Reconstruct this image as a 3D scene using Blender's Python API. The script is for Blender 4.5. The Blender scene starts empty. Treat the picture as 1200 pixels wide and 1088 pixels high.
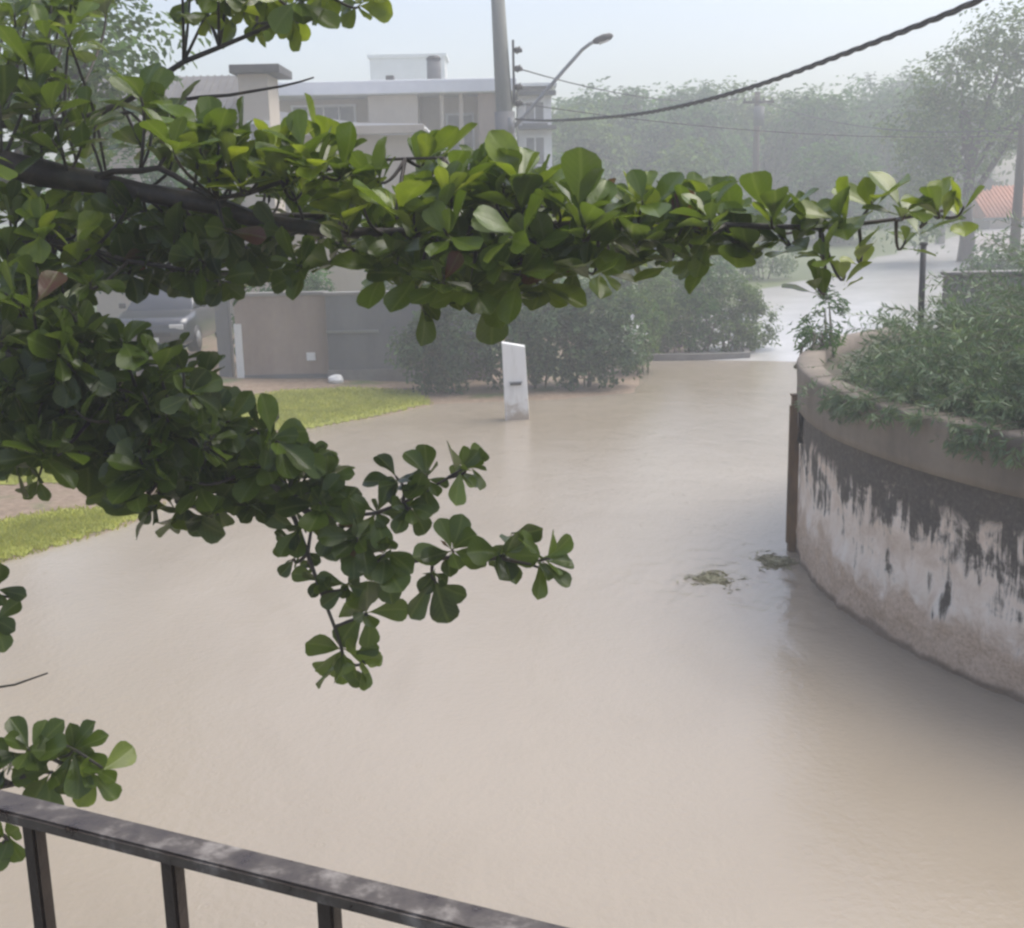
import bpy, bmesh, math, random
import numpy as np
from mathutils import Vector, Matrix, noise as mnoise

sc = bpy.context.scene
col = sc.collection
R = math.radians

# ------------------------------------------------------------------ camera
cam_d = bpy.data.cameras.new('camera')
cam = bpy.data.objects.new('camera', cam_d)
col.objects.link(cam)
pitch, roll = R(12.4), R(1.2)
fwd = Vector((0, math.cos(pitch), -math.sin(pitch)))
rt0 = Vector((1, 0, 0)); up0 = rt0.cross(fwd)
rt = rt0*math.cos(roll) - up0*math.sin(roll)
up = rt0*math.sin(roll) + up0*math.cos(roll)
cam.matrix_world = Matrix(((rt.x, up.x, -fwd.x, 0), (rt.y, up.y, -fwd.y, 0), (rt.z, up.z, -fwd.z, 4.0), (0, 0, 0, 1)))
cam_d.sensor_width = 36.0
cam_d.lens = 42.0
cam_d.clip_start = 0.05
cam_d.clip_end = 2000
sc.camera = cam

# ------------------------------------------------------------------ sky and sun (rain overcast)
w = bpy.data.worlds.new('World'); sc.world = w; w.use_nodes = True
nt = w.node_tree
bg = nt.nodes['Background']
sky = nt.nodes.new('ShaderNodeTexSky'); sky.sky_type = 'NISHITA'; sky.sun_disc = False
SUN_EL, SUN_AZ = R(60), R(66)
sky.sun_elevation = SUN_EL; sky.sun_rotation = SUN_AZ
sky.air_density = 1.0; sky.dust_density = 4.0; sky.ozone_density = 1.0
hs = nt.nodes.new('ShaderNodeHueSaturation'); hs.inputs['Hue'].default_value = 0.508; hs.inputs['Saturation'].default_value = 0.88
nt.links.new(sky.outputs[0], hs.inputs['Color'])
nt.links.new(hs.outputs[0], bg.inputs[0])
bg.inputs[1].default_value = 0.13
sd = bpy.data.lights.new('sun', 'SUN'); sd.energy = 1.5; sd.angle = R(50); sd.color = (1, 0.97, 0.92)
sun = bpy.data.objects.new('sun', sd); col.objects.link(sun)
sdir = Vector((math.sin(SUN_AZ)*math.cos(SUN_EL), math.cos(SUN_AZ)*math.cos(SUN_EL), math.sin(SUN_EL)))
sun.rotation_euler = sdir.to_track_quat('Z', 'Y').to_euler()
sun.location = (0, 20, 60)
sc.view_settings.view_transform = 'Standard'; sc.view_settings.look = 'None'
sc.view_settings.gamma = 1.0; sc.view_settings.use_curve_mapping = False
sc.view_settings.exposure = 0.85
sc.cycles.max_bounces = 5; sc.cycles.diffuse_bounces = 3; sc.cycles.glossy_bounces = 2
sc.cycles.transmission_bounces = 3; sc.cycles.volume_bounces = 2; sc.cycles.transparent_max_bounces = 6
sc.cycles.use_denoising = True
sc.cycles.filter_width = 2.6

# ------------------------------------------------------------------ helpers
def M(name, build):
    m = bpy.data.materials.new(name); m.use_nodes = True
    n = m.node_tree; bs = n.nodes['Principled BSDF']
    build(n, bs); return m
def N(n, t, **kw):
    k = n.nodes.new(t)
    for a, b in kw.items():
        if a.startswith('i_'): k.inputs[a[2:]].default_value = b
        else: setattr(k, a, b)
    return k
def L(n, a, b): n.links.new(a, b)
def noise_tex(n, vec, scale, detail=5, rough=.55, dist=0.0, mapscale=None):
    if mapscale:
        mp = N(n, 'ShaderNodeMapping'); mp.inputs['Scale'].default_value = mapscale
        L(n, vec, mp.inputs[0]); vec = mp.outputs[0]
    k = N(n, 'ShaderNodeTexNoise'); k.inputs['Scale'].default_value = scale
    k.inputs['Detail'].default_value = detail; k.inputs['Roughness'].default_value = rough; k.inputs['Distortion'].default_value = dist
    L(n, vec, k.inputs['Vector']); return k.outputs['Fac']
def ramp(n, fac, stops):
    k = N(n, 'ShaderNodeValToRGB'); e = k.color_ramp.elements
    while len(e) > 1: e.remove(e[-1])
    e[0].position = stops[0][0]; e[0].color = (*stops[0][1], 1) if len(stops[0][1]) == 3 else stops[0][1]
    for p, c in stops[1:]:
        x = e.new(p); x.color = (*c, 1)
    L(n, fac, k.inputs[0]); return k.outputs[0]
def mixc(n, fac, a, b, mode='MIX'):
    k = N(n, 'ShaderNodeMix'); k.data_type = 'RGBA'; k.blend_type = mode
    if isinstance(fac, (int, float)): k.inputs[0].default_value = fac
    else: L(n, fac, k.inputs[0])
    for s, v in ((6, a), (7, b)):
        if isinstance(v, tuple): k.inputs[s].default_value = (*v, 1)
        else: L(n, v, k.inputs[s])
    return k.outputs[2]
def math_(n, op, a, b=None, clamp=False):
    k = N(n, 'ShaderNodeMath'); k.operation = op; k.use_clamp = clamp
    for i, v in enumerate((a, b)):
        if v is None: continue
        if isinstance(v, (int, float)): k.inputs[i].default_value = v
        else: L(n, v, k.inputs[i])
    return k.outputs[0]
def maprange(n, v, a, b, c=0., d=1.):
    k = N(n, 'ShaderNodeMapRange'); k.inputs[1].default_value = a; k.inputs[2].default_value = b
    k.inputs[3].default_value = c; k.inputs[4].default_value = d; k.interpolation_type = 'SMOOTHSTEP'
    L(n, v, k.inputs[0]); return k.outputs[0]
def bump(n, bs, h, strength=.3, dist=.02):
    k = N(n, 'ShaderNodeBump'); k.inputs['Strength'].default_value = strength; k.inputs['Distance'].default_value = dist
    L(n, h, k.inputs['Height']); L(n, k.outputs[0], bs.inputs['Normal'])
def coords(n, which='Object'): return N(n, 'ShaderNodeTexCoord').outputs[which]
def rough_mat(name, c1, c2, scale=3., rgh=.75, bmp=.2, streak=False, spec=.4):
    def b(n, bs):
        g = N(n, 'ShaderNodeNewGeometry').outputs['Position']
        f = noise_tex(n, g, scale, 6, .6, mapscale=(1, 1, .25) if streak else None)
        f2 = noise_tex(n, g, scale*9, 4, .6)
        c = ramp(n, f, [(.32, c1), (.68, c2)])
        c = mixc(n, math_(n, 'MULTIPLY', f2, .35), c, tuple(v*.55 for v in c1))
        L(n, c, bs.inputs['Base Color']); bs.inputs['Roughness'].default_value = rgh
        bs.inputs['Specular IOR Level'].default_value = spec
        bump(n, bs, f2, bmp, .02)
    return M(name, b)

class MB:
    """collects simple shapes into one mesh"""
    def __init__(s): s.v = []; s.f = []; s.sm = []
    def add(s, vs, fs, smooth=False):
        o = len(s.v); s.v += [tuple(p) for p in vs]
        s.f += [tuple(i+o for i in q) for q in fs]; s.sm += [smooth]*len(fs); return s
    def box(s, x0, x1, y0, y1, z0, z1, rz=0, piv=None, bev=0.0):
        if bev > 0:
            bm = bmesh.new(); bmesh.ops.create_cube(bm, size=1)
            for v in bm.verts: v.co = Vector(((x0+x1)/2+v.co.x*(x1-x0), (y0+y1)/2+v.co.y*(y1-y0), (z0+z1)/2+v.co.z*(z1-z0)))
            bmesh.ops.bevel(bm, geom=bm.edges[:], offset=bev, segments=2, affect='EDGES', profile=.5)
            bm.verts.index_update(); vs = [v.co.copy() for v in bm.verts]; fs = [[v.index for v in f.verts] for f in bm.faces]; bm.free()
        else:
            vs = [Vector((x, y, z)) for z in (z0, z1) for y in (y0, y1) for x in (x0, x1)]
            fs = [(0, 2, 3, 1), (4, 5, 7, 6), (0, 1, 5, 4), (2, 6, 7, 3), (0, 4, 6, 2), (1, 3, 7, 5)]
        if rz:
            p = Vector(piv) if piv else Vector(((x0+x1)/2, (y0+y1)/2, 0)); m = Matrix.Rotation(rz, 3, 'Z')
            vs = [m @ (v-p) + p for v in vs]
        return s.add(vs, fs)
    def tube(s, pts, rad, n=8, cap=True, wob=0., rng=None):
        pts = [Vector(p[:3]) for p in pts]; k = len(pts)
        if isinstance(rad, (int, float)): rad = [rad]*k
        vs = []; ref = Vector((.13, .27, .95))
        for i, p in enumerate(pts):
            t = (pts[min(i+1, k-1)]-pts[max(i-1, 0)]).normalized()
            a = t.cross(ref)
            if a.length < .2: a = t.cross(Vector((1, 0, 0)))
            a.normalize(); b = t.cross(a)
            for j in range(n):
                th = 2*math.pi*j/n; r = rad[i]*(1+(rng.uniform(-wob, wob) if rng else 0))
                vs.append(p + a*math.cos(th)*r + b*math.sin(th)*r)
        fs = [(i*n+j, i*n+(j+1) % n, (i+1)*n+(j+1) % n, (i+1)*n+j) for i in range(k-1) for j in range(n)]
        if cap: fs += [tuple(range(n-1, -1, -1)), tuple(range((k-1)*n, k*n))]
        return s.add(vs, fs, True)
    def prism(s, outline, axis, a, b):
        """closed outline of 2D points extruded from a to b along axis 0, 1 or 2"""
        def mk(p, q):
            l = [p[0], p[1]]; l.insert(axis, q); return l
        n = len(outline); vs = [mk(p, a) for p in outline]+[mk(p, b) for p in outline]
        fs = [tuple(range(n)), tuple(range(2*n-1, n-1, -1))]+[(i, i+n, (i+1) % n+n, (i+1) % n) for i in range(n)]
        return s.add(vs, fs)
    def build(s, name, mat, parent=None, bevel=0):
        me = bpy.data.meshes.new(name); me.from_pydata(s.v, [], s.f)
        me.polygons.foreach_set('use_smooth', s.sm)
        bm = bmesh.new(); bm.from_mesh(me); bmesh.ops.recalc_face_normals(bm, faces=bm.faces[:]); bm.to_mesh(me); bm.free()
        me.materials.append(mat)
        o = bpy.data.objects.new(name, me); col.objects.link(o)
        if parent is not None: attach(o, parent)
        if bevel:
            md = o.modifiers.new('bevel', 'BEVEL'); md.width = bevel; md.segments = 2; md.limit_method = 'ANGLE'
        return o
def attach(o, parent):
    o.parent = parent
    mw = Matrix.Identity(4); q = parent
    while q is not None: mw = q.matrix_basis @ mw if q.parent is None else q.matrix_parent_inverse @ q.matrix_basis @ mw; q = q.parent
    o.matrix_parent_inverse = mw.inverted()
def tag(o, label=None, cat=None, group=None, kind=None):
    if label: o['label'] = label
    if cat: o['category'] = cat
    if group: o['group'] = group
    if kind: o['kind'] = kind
    return o
def empty(name, loc, label, cat, group=None):
    o = bpy.data.objects.new(name, None); col.objects.link(o); o.location = loc
    o.empty_display_size = .2
    return tag(o, label, cat, group)
def np_mesh(name, V, F, mat, var=None, uv=None, smooth=False):
    """V (n,3), F (m,k) with k fixed; var one float per vertex"""
    me = bpy.data.meshes.new(name); nv = len(V); m, k = F.shape
    me.vertices.add(nv); me.vertices.foreach_set('co', np.asarray(V, np.float32).ravel())
    me.loops.add(m*k); me.loops.foreach_set('vertex_index', F.astype(np.int32).ravel())
    me.polygons.add(m); me.polygons.foreach_set('loop_start', np.arange(0, m*k, k, dtype=np.int32))
    me.polygons.foreach_set('use_smooth', np.full(m, smooth))
    if var is not None:
        a = me.attributes.new('var', 'FLOAT', 'POINT'); a.data.foreach_set('value', np.asarray(var, np.float32))
    if uv is not None:
        l = me.uv_layers.new(name='UVMap'); l.data.foreach_set('uv', np.asarray(uv, np.float32)[F.ravel()].ravel())
    me.update(calc_edges=True); me.validate()
    me.materials.append(mat); return me
def obj(name, me, parent=None):
    o = bpy.data.objects.new(name, me); col.objects.link(o)
    if parent is not None: attach(o, parent)
    return o
def leaf_cloud(rng, P, size, aspect=.5, upbias=.4, outw=None):
    """one folded diamond-shaped leaf per point; returns V, F, var"""
    n = len(P)
    nr = rng.normal(size=(n, 3)); nr[:, 2] = np.abs(nr[:, 2])+upbias*1.5
    if outw is not None: nr += outw*1.9
    nr /= np.linalg.norm(nr, axis=1)[:, None]
    d = rng.normal(size=(n, 3)); d -= (d*nr).sum(1)[:, None]*nr; d /= np.linalg.norm(d, axis=1)[:, None]
    sd_ = np.cross(nr, d); s = (size*rng.uniform(.6, 1.35, n))[:, None]
    wd = s*aspect*.5
    p0 = P-d*s*.5; p1 = P+d*s*.5 - nr*s*.12; a = P+sd_*wd+nr*s*.06+d*s*.08; b = P-sd_*wd+nr*s*.06+d*s*.08
    V = np.stack([p0, a, p1, b], 1).reshape(-1, 3)
    i = np.arange(n)*4
    F = np.concatenate([np.stack([i, i+2, i+1], 1), np.stack([i, i+3, i+2], 1)])
    cl = rng.uniform(0, 1, n)
    return V, F, np.repeat(cl, 4)
def clumpy(rng, lobes, nclump, nleaf, spread):
    """points grouped in clumps near the surface of ellipsoid lobes (cx,cy,cz,rx,ry,rz)"""
    lobes = np.array(lobes, float); wgt = lobes[:, 3]*lobes[:, 4]+lobes[:, 4]*lobes[:, 5]+lobes[:, 3]*lobes[:, 5]; wgt /= wgt.sum()
    k = rng.choice(len(lobes), nclump, p=wgt)
    u = rng.normal(size=(nclump, 3)); u[:, 2] += .25; u /= np.linalg.norm(u, axis=1)[:, None]
    r = rng.uniform(.45, 1.08, nclump)**.6
    c = lobes[k, :3]+u*lobes[k, 3:]*r[:, None]
    j = rng.integers(0, nclump, nleaf)
    q = c[j]+np.clip(rng.normal(size=(nleaf, 3)), -1.5, 1.5)*spread*rng.uniform(.5, 1.3, nclump)[j][:, None]
    return q, u[j], rng.uniform(0, 1, nclump)[j]

TRUNK=[(-4.55, 5.3, -0.5, 0.17), (-4.5, 5.25, 0.8, 0.15), (-4.35, 5.15, 2.2, 0.135), (-4.2, 5.05, 3.4, 0.12), (-4.15, 5.0, 4.6, 0.1), (-4.25, 4.95, 6.0, 0.075), (-4.2, 4.9, 7.2, 0.05)]
BRANCHES=[
[(-4.17,5.02,4.3,0.08),(-3.386,4.9,4.45,0.07),(-2.588,4.75,4.296,0.062),(-1.885,4.6,4.176,0.053),(-1.511,4.6,4.094,0.043),(-1.091,4.55,3.995,0.034),(-0.769,4.5,3.927,0.027),(-0.456,4.5,3.884,0.021),(-0.107,4.45,3.899,0.017),(0.326,4.4,3.91,0.014),(0.78,4.35,3.901,0.011),(1.103,4.3,3.89,0.009),(1.374,4.3,3.914,0.007),(1.598,4.3,3.948,0.005)],
[(-4.2,4.97,4.9,0.03),(-3.123,5.1,4.359,0.024),(-2.38,5.0,4.312,0.021),(-2.033,5.0,4.338,0.019),(-1.651,5.0,4.376,0.016),(-1.438,5.0,4.464,0.013),(-1.276,5.0,4.562,0.011),(-0.98,5.0,4.669,0.009),(-0.822,5.0,4.762,0.008),(-0.628,5.0,4.916,0.006),(-0.492,5.0,4.976,0.004)],
[(-1.541,4.6,4.113,0.014),(-1.348,4.55,4.148,0.012),(-1.211,4.5,4.117,0.011),(-1.049,4.45,4.034,0.01),(-0.804,4.4,4.08,0.008),(-0.52,4.35,4.147,0.006),(-0.216,4.3,4.153,0.005)],
[(-1.602,4.95,4.352,0.009),(-1.282,4.85,4.407,0.008),(-1.054,4.8,4.42,0.007),(-0.855,4.8,4.448,0.005),(-0.729,4.8,4.48,0.003)],
[(-4.3,5.1,2.9,0.05),(-2.906,4.6,3.762,0.04),(-2.184,4.4,3.574,0.032),(-1.658,4.3,3.45,0.026),(-1.301,4.2,3.304,0.02),(-0.93,4.1,3.1,0.015),(-0.677,4.05,2.916,0.012),(-0.498,4.0,2.777,0.009),(-0.275,4.0,2.788,0.008),(-0.036,3.95,2.798,0.006),(0.11,3.95,2.755,0.004)],
[(-0.815,4.1,3.011,0.01),(-0.723,4.05,2.798,0.008),(-0.639,4.0,2.545,0.006),(-0.615,4.0,2.416,0.004)],
[(-0.677,4.05,2.928,0.007),(-0.481,4.05,2.949,0.006),(-0.303,4.1,3.009,0.005),(-0.165,4.1,3.09,0.004)],
[(-4.25,5.08,3.6,0.03),(-2.68,4.8,3.845,0.02),(-2.155,4.7,3.903,0.016),(-1.725,4.6,3.882,0.012),(-1.409,4.5,3.816,0.009),(-1.16,4.5,3.764,0.006)],
[(-4.4,5.2,1.4,0.04),(-2.563,3.9,2.421,0.02),(-2.107,3.75,2.164,0.015),(-1.754,3.6,2.156,0.011),(-1.581,3.6,2.213,0.009),(-1.508,3.6,2.322,0.007),(-1.338,3.55,2.247,0.004)],
[(-1.888,3.65,2.164,0.008),(-1.767,3.6,2.049,0.006),(-1.691,3.6,1.97,0.004)],
[(-4.35,5.12,2.4,0.03),(-2.673,4.3,3.06,0.015),(-2.246,4.2,2.819,0.01),(-1.986,4.2,2.65,0.007),(-1.858,4.2,2.614,0.004)],
[(-4.4,5.2,1.9,0.02),(-2.555,4.2,2.396,0.008),(-2.065,4.2,2.243,0.005),(-1.751,4.2,2.314,0.003)],
[(-4.3,5.1,3.0,0.03),(-2.883,5.1,3.586,0.02),(-2.142,5.0,3.365,0.016),(-1.605,4.95,3.181,0.012),(-0.99,4.85,2.988,0.006)],
[(-0.935,4.55,3.961,0.012),(-0.717,4.8,3.97,0.011),(-0.255,4.95,3.959,0.01),(0.367,4.95,3.929,0.008),(0.903,4.85,3.909,0.005)]]
ROSETTES=[
(-0.32,4.597,4.051,-0.09,0.06,0.99,6,0.164,0.55,0.72),
(-0.183,4.166,4.034,0.34,0.3,0.89,6,0.133,0.96,0.72),
(-0.88,4.533,4.079,-0.16,-0.01,0.99,7,0.149,0.6,0.72),
(0.06,4.75,3.954,0.14,0.04,0.99,9,0.174,0.36,0.72),
(-1.057,4.5,4.158,0.21,-0.39,0.9,9,0.148,0.84,0.72),
(0.109,4.521,4.021,-0.41,-0.36,0.84,8,0.17,0.71,0.72),
(-0.842,4.43,4.174,0.42,-0.09,0.9,6,0.155,0.88,0.72),
(-0.316,4.15,3.95,0.1,0.1,0.99,6,0.141,0.96,0.72),
(-0.29,4.351,4.147,0.42,0.18,0.89,6,0.144,0.67,0.72),
(0.477,4.285,3.979,-0.09,-0.35,0.93,8,0.147,0.53,0.72),
(-0.622,4.704,4.183,0.16,0.08,0.98,6,0.121,0.51,0.72),
(0.688,4.128,3.928,-0.32,0.09,0.94,9,0.123,0.55,0.72),
(-0.975,4.359,4.172,0.08,0.06,0.99,8,0.124,0.94,0.72),
(-1.009,4.379,4.239,-0.02,0.31,0.95,7,0.122,0.41,0.72),
(-0.091,4.627,4.088,0.34,-0.45,0.83,7,0.153,0.42,0.72),
(-1.015,4.506,4.115,-0.04,-0.44,0.9,6,0.14,0.45,0.72),
(-0.787,4.336,4.116,-0.33,-0.24,0.91,8,0.155,0.79,0.72),
(-0.726,4.337,4.042,0.23,0.15,0.96,7,0.172,0.83,0.72),
(-0.455,4.255,4.087,-0.35,0.22,0.91,8,0.135,0.75,0.72),
(-0.061,4.571,3.93,0.18,-0.44,0.88,8,0.161,0.47,0.72),
(0.611,4.262,3.938,0.42,0.23,0.88,6,0.155,0.36,0.72),
(-0.694,4.269,4.183,-0.37,-0.51,0.78,7,0.15,0.4,0.72),
(0.266,4.156,3.905,0.17,-0.12,0.98,8,0.147,0.58,0.72),
(-1.064,4.32,4.179,-0.0,-0.49,0.87,6,0.164,0.64,0.72),
(-1.254,4.634,4.179,0.32,0.1,0.94,9,0.143,0.52,0.72),
(-0.913,4.626,4.135,-0.13,-0.01,0.99,8,0.136,0.84,0.72),
(0.193,4.637,4.031,-0.3,-0.01,0.95,6,0.145,0.56,0.72),
(0.204,4.453,3.891,-0.07,-0.1,0.99,9,0.136,0.85,0.72),
(-0.233,4.149,3.987,-0.28,-0.0,0.96,6,0.158,0.67,0.72),
(0.289,4.597,3.984,-0.17,0.22,0.96,7,0.14,0.82,0.72),
(0.387,4.338,3.907,-0.36,0.04,0.93,8,0.144,0.87,0.72),
(-0.503,4.298,4.007,-0.17,-0.27,0.95,7,0.125,0.89,0.72),
(-0.358,4.116,3.969,0.17,-0.08,0.98,7,0.161,0.59,0.72),
(-0.039,4.354,4.025,-0.33,-0.07,0.94,7,0.13,0.84,0.72),
(0.856,4.673,3.905,-0.18,-0.55,0.81,6,0.15,0.72,0.72),
(-0.262,4.728,4.177,0.15,0.14,0.98,6,0.152,0.55,0.72),
(0.024,4.455,3.91,-0.15,-0.38,0.91,6,0.169,0.41,0.72),
(-0.635,4.512,4.013,-0.33,0.08,0.94,9,0.133,0.49,0.72),
(-0.591,4.597,4.016,0.02,0.1,0.99,9,0.139,0.87,0.72),
(-0.935,4.316,4.083,-0.34,-0.17,0.93,6,0.159,0.94,0.72),
(0.48,4.367,3.929,0.31,0.0,0.95,6,0.164,0.89,0.72),
(-0.701,4.678,4.207,0.42,-0.03,0.91,8,0.159,0.87,0.72),
(0.049,4.374,4.064,-0.07,-0.48,0.88,7,0.175,0.59,0.72),
(-0.567,4.209,3.956,-0.28,-0.24,0.93,8,0.135,0.93,0.72),
(-1.068,4.406,4.252,0.21,-0.35,0.91,7,0.163,0.47,0.72),
(-1.112,4.141,4.204,-0.04,-0.09,1.0,6,0.137,0.48,0.72),
(0.056,4.334,4.007,0.09,-0.07,0.99,9,0.153,0.5,0.72),
(-0.644,4.22,4.127,-0.19,-0.45,0.87,8,0.154,0.96,0.72),
(0.689,4.458,3.969,0.33,-0.18,0.93,9,0.17,0.57,0.72),
(0.577,4.456,3.944,0.41,-0.17,0.9,7,0.142,0.49,0.72),
(0.234,4.187,3.947,0.27,0.3,0.91,8,0.163,0.39,0.72),
(-0.145,4.701,3.959,0.36,0.2,0.91,8,0.145,0.51,0.72),
(-1.054,4.374,4.106,0.34,-0.24,0.91,8,0.128,0.94,0.72),
(-0.984,4.627,4.218,-0.35,0.07,0.94,8,0.148,0.38,0.72),
(-0.792,4.472,4.071,-0.28,-0.42,0.86,7,0.165,0.4,0.72),
(-0.575,4.275,4.115,0.18,-0.5,0.84,9,0.158,0.4,0.72),
(-0.14,4.587,4.068,0.04,-0.17,0.99,6,0.163,0.62,0.72),
(-0.872,4.696,4.035,-0.37,0.15,0.91,7,0.122,0.62,0.72),
(-0.201,4.421,3.975,0.39,0.27,0.88,8,0.137,0.4,0.72),
(-0.172,4.299,4.09,-0.03,0.05,1.0,8,0.124,0.44,0.72),
(-0.004,4.534,4.064,0.17,0.08,0.98,6,0.156,0.36,0.72),
(0.187,4.345,3.964,0.19,-0.4,0.9,6,0.145,0.36,0.72),
(-0.405,4.491,3.744,0.52,-0.2,0.83,9,0.148,0.44,1.0),
(-0.275,4.65,3.799,-0.49,-0.04,0.87,8,0.164,0.07,1.0),
(0.138,4.259,3.828,0.14,-0.85,0.51,9,0.168,0.32,1.0),
(-0.195,4.666,3.793,-0.61,-0.79,-0.02,8,0.179,0.56,1.0),
(0.354,4.49,3.826,-0.63,0.09,0.77,6,0.145,0.48,1.0),
(-0.215,4.682,3.635,-0.07,-0.41,0.91,9,0.132,0.09,1.0),
(-0.57,4.355,3.88,0.33,-0.69,0.64,6,0.144,0.03,1.0),
(0.405,4.311,3.851,0.98,0.12,-0.16,9,0.17,0.3,1.0),
(-0.084,4.474,3.678,-0.06,-0.99,-0.11,8,0.179,0.2,1.0),
(0.238,4.601,3.87,0.29,-0.81,0.5,8,0.138,0.09,1.0),
(-0.363,4.427,3.87,0.21,-0.72,0.66,8,0.147,0.55,1.0),
(-0.039,4.202,3.78,0.61,-0.06,0.79,7,0.153,0.34,1.0),
(-0.127,4.648,3.759,0.87,0.06,0.5,9,0.138,0.57,1.0),
(0.077,4.235,3.87,-0.85,-0.37,0.37,6,0.155,0.55,1.0),
(0.102,4.384,3.713,-0.16,-0.92,0.36,8,0.155,0.51,1.0),
(0.621,4.42,3.839,-0.59,-0.62,0.51,6,0.162,0.58,1.0),
(-0.323,4.232,3.768,-0.07,-0.79,0.61,7,0.159,0.24,1.0),
(0.018,4.077,3.881,-0.82,-0.58,0.0,8,0.158,0.57,1.0),
(0.834,4.368,3.852,-0.02,-0.68,0.74,8,0.176,0.39,1.0),
(0.179,4.498,3.747,-0.09,-0.76,0.64,7,0.164,0.48,1.0),
(-0.315,4.513,3.66,0.95,-0.26,0.17,9,0.145,0.15,1.0),
(0.758,4.648,3.816,-0.8,-0.52,0.29,9,0.177,0.39,1.0),
(-0.218,4.092,3.75,0.18,-0.69,0.7,9,0.146,0.11,1.0),
(0.472,4.501,3.789,0.56,0.13,0.82,7,0.167,0.4,1.0),
(-0.443,4.334,3.779,-0.15,-0.65,0.75,6,0.158,0.57,1.0),
(0.242,4.465,3.772,-0.02,-0.92,0.4,6,0.174,0.3,1.0),
(-0.092,4.686,3.885,-0.76,-0.65,0.04,7,0.156,0.19,1.0),
(0.527,4.227,3.866,-0.56,-0.37,0.75,6,0.147,0.56,1.0),
(-0.684,4.642,3.905,-0.49,0.08,0.87,9,0.169,0.2,1.0),
(0.28,4.232,3.854,0.07,-0.99,-0.14,6,0.154,0.45,1.0),
(0.66,4.212,3.882,-0.74,-0.63,0.25,8,0.15,0.2,1.0),
(0.13,4.673,3.746,-0.35,-0.07,0.93,9,0.141,0.55,1.0),
(-0.497,4.563,3.906,0.52,-0.81,0.29,9,0.164,0.46,1.0),
(0.071,4.411,3.787,0.24,0.04,0.97,8,0.159,0.25,1.0),
(-0.206,4.058,3.906,-0.44,-0.6,0.67,7,0.139,0.58,1.0),
(-0.518,4.562,3.804,0.57,0.14,0.81,6,0.165,0.27,1.0),
(0.017,4.331,3.803,-0.49,-0.43,0.76,6,0.158,0.0,1.0),
(-0.165,4.352,3.861,0.18,-0.05,0.98,9,0.159,0.45,1.0),
(-0.39,4.312,3.815,0.34,-0.41,0.84,6,0.134,0.34,1.0),
(-0.145,4.209,3.717,0.16,-0.88,0.45,9,0.167,0.37,1.0),
(0.274,4.185,3.761,-0.37,-0.19,0.91,8,0.176,0.38,1.0),
(-0.307,4.268,3.908,-0.73,-0.09,0.68,9,0.167,0.52,1.0),
(0.026,4.175,3.754,-0.58,-0.8,0.15,7,0.148,0.26,1.0),
(-0.057,4.344,3.835,-0.5,-0.61,0.61,8,0.161,0.05,1.0),
(-0.335,4.528,3.82,0.25,-0.56,0.79,9,0.174,0.04,1.0),
(0.552,4.197,3.805,-0.53,-0.47,0.7,9,0.152,0.39,1.0),
(0.465,4.197,3.872,0.36,-0.39,0.85,8,0.158,0.23,1.0),
(0.215,4.596,3.817,-0.38,-0.93,-0.02,9,0.141,0.24,1.0),
(0.163,4.696,3.867,-1.0,0.01,-0.09,6,0.171,0.5,1.0),
(0.009,4.304,3.685,0.18,-0.31,0.94,8,0.159,0.15,1.0),
(0.79,4.508,3.847,0.09,-0.41,0.91,7,0.168,0.35,1.0),
(-0.431,4.576,3.872,0.01,-0.83,0.56,8,0.156,0.3,1.0),
(-1.377,4.59,3.823,-0.88,-0.39,0.28,8,0.159,0.01,1.0),
(-0.664,4.369,3.808,-0.69,-0.52,0.5,8,0.142,0.21,1.0),
(-1.259,4.561,3.77,-0.65,-0.35,-0.68,7,0.124,0.15,1.0),
(-1.206,4.897,3.952,-0.52,-0.67,-0.52,8,0.157,0.09,1.0),
(-0.998,4.755,3.857,-0.3,-0.88,0.38,7,0.155,0.17,1.0),
(-1.093,4.982,3.697,-0.74,-0.37,0.56,9,0.128,0.11,1.0),
(-1.551,4.896,3.912,-0.06,0.0,-1.0,8,0.122,0.03,1.0),
(-0.913,4.725,3.788,0.5,0.18,0.85,8,0.123,0.15,1.0),
(-1.272,4.594,3.897,-0.72,0.13,0.68,9,0.147,0.21,1.0),
(-1.123,4.356,3.82,-0.91,-0.39,0.16,7,0.138,0.14,1.0),
(-0.754,4.369,3.789,-0.4,-0.88,0.26,8,0.135,0.22,1.0),
(-0.847,4.449,3.898,-1.0,-0.04,0.04,7,0.126,0.03,1.0),
(-1.463,4.914,3.893,0.51,-0.59,-0.62,8,0.138,0.15,1.0),
(-0.99,4.336,3.911,0.63,-0.65,-0.43,6,0.124,0.01,1.0),
(-1.283,4.756,3.989,-0.1,-0.02,1.0,7,0.153,0.23,1.0),
(-1.058,4.425,3.731,-0.01,-1.0,-0.09,6,0.137,0.04,1.0),
(-1.376,4.62,3.991,-0.43,-0.9,-0.06,6,0.153,0.06,1.0),
(0.696,5.078,3.8,-0.16,0.01,0.99,6,0.132,0.02,1.0),
(0.082,5.115,3.914,-0.01,0.23,0.97,9,0.164,0.08,1.0),
(-0.674,4.909,3.834,-0.05,-0.54,0.84,6,0.16,0.15,1.0),
(-0.506,5.108,3.944,-0.09,0.28,0.96,7,0.148,0.27,1.0),
(0.877,5.024,3.925,-0.31,-0.54,0.78,9,0.167,0.33,1.0),
(-0.175,4.819,3.689,0.42,0.14,0.9,7,0.157,0.01,1.0),
(-0.044,5.184,3.953,0.11,0.07,0.99,7,0.144,0.14,1.0),
(-0.833,4.786,3.962,0.14,-0.54,0.83,6,0.157,0.24,1.0),
(0.209,5.154,3.926,0.41,0.14,0.9,9,0.148,0.01,1.0),
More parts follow.
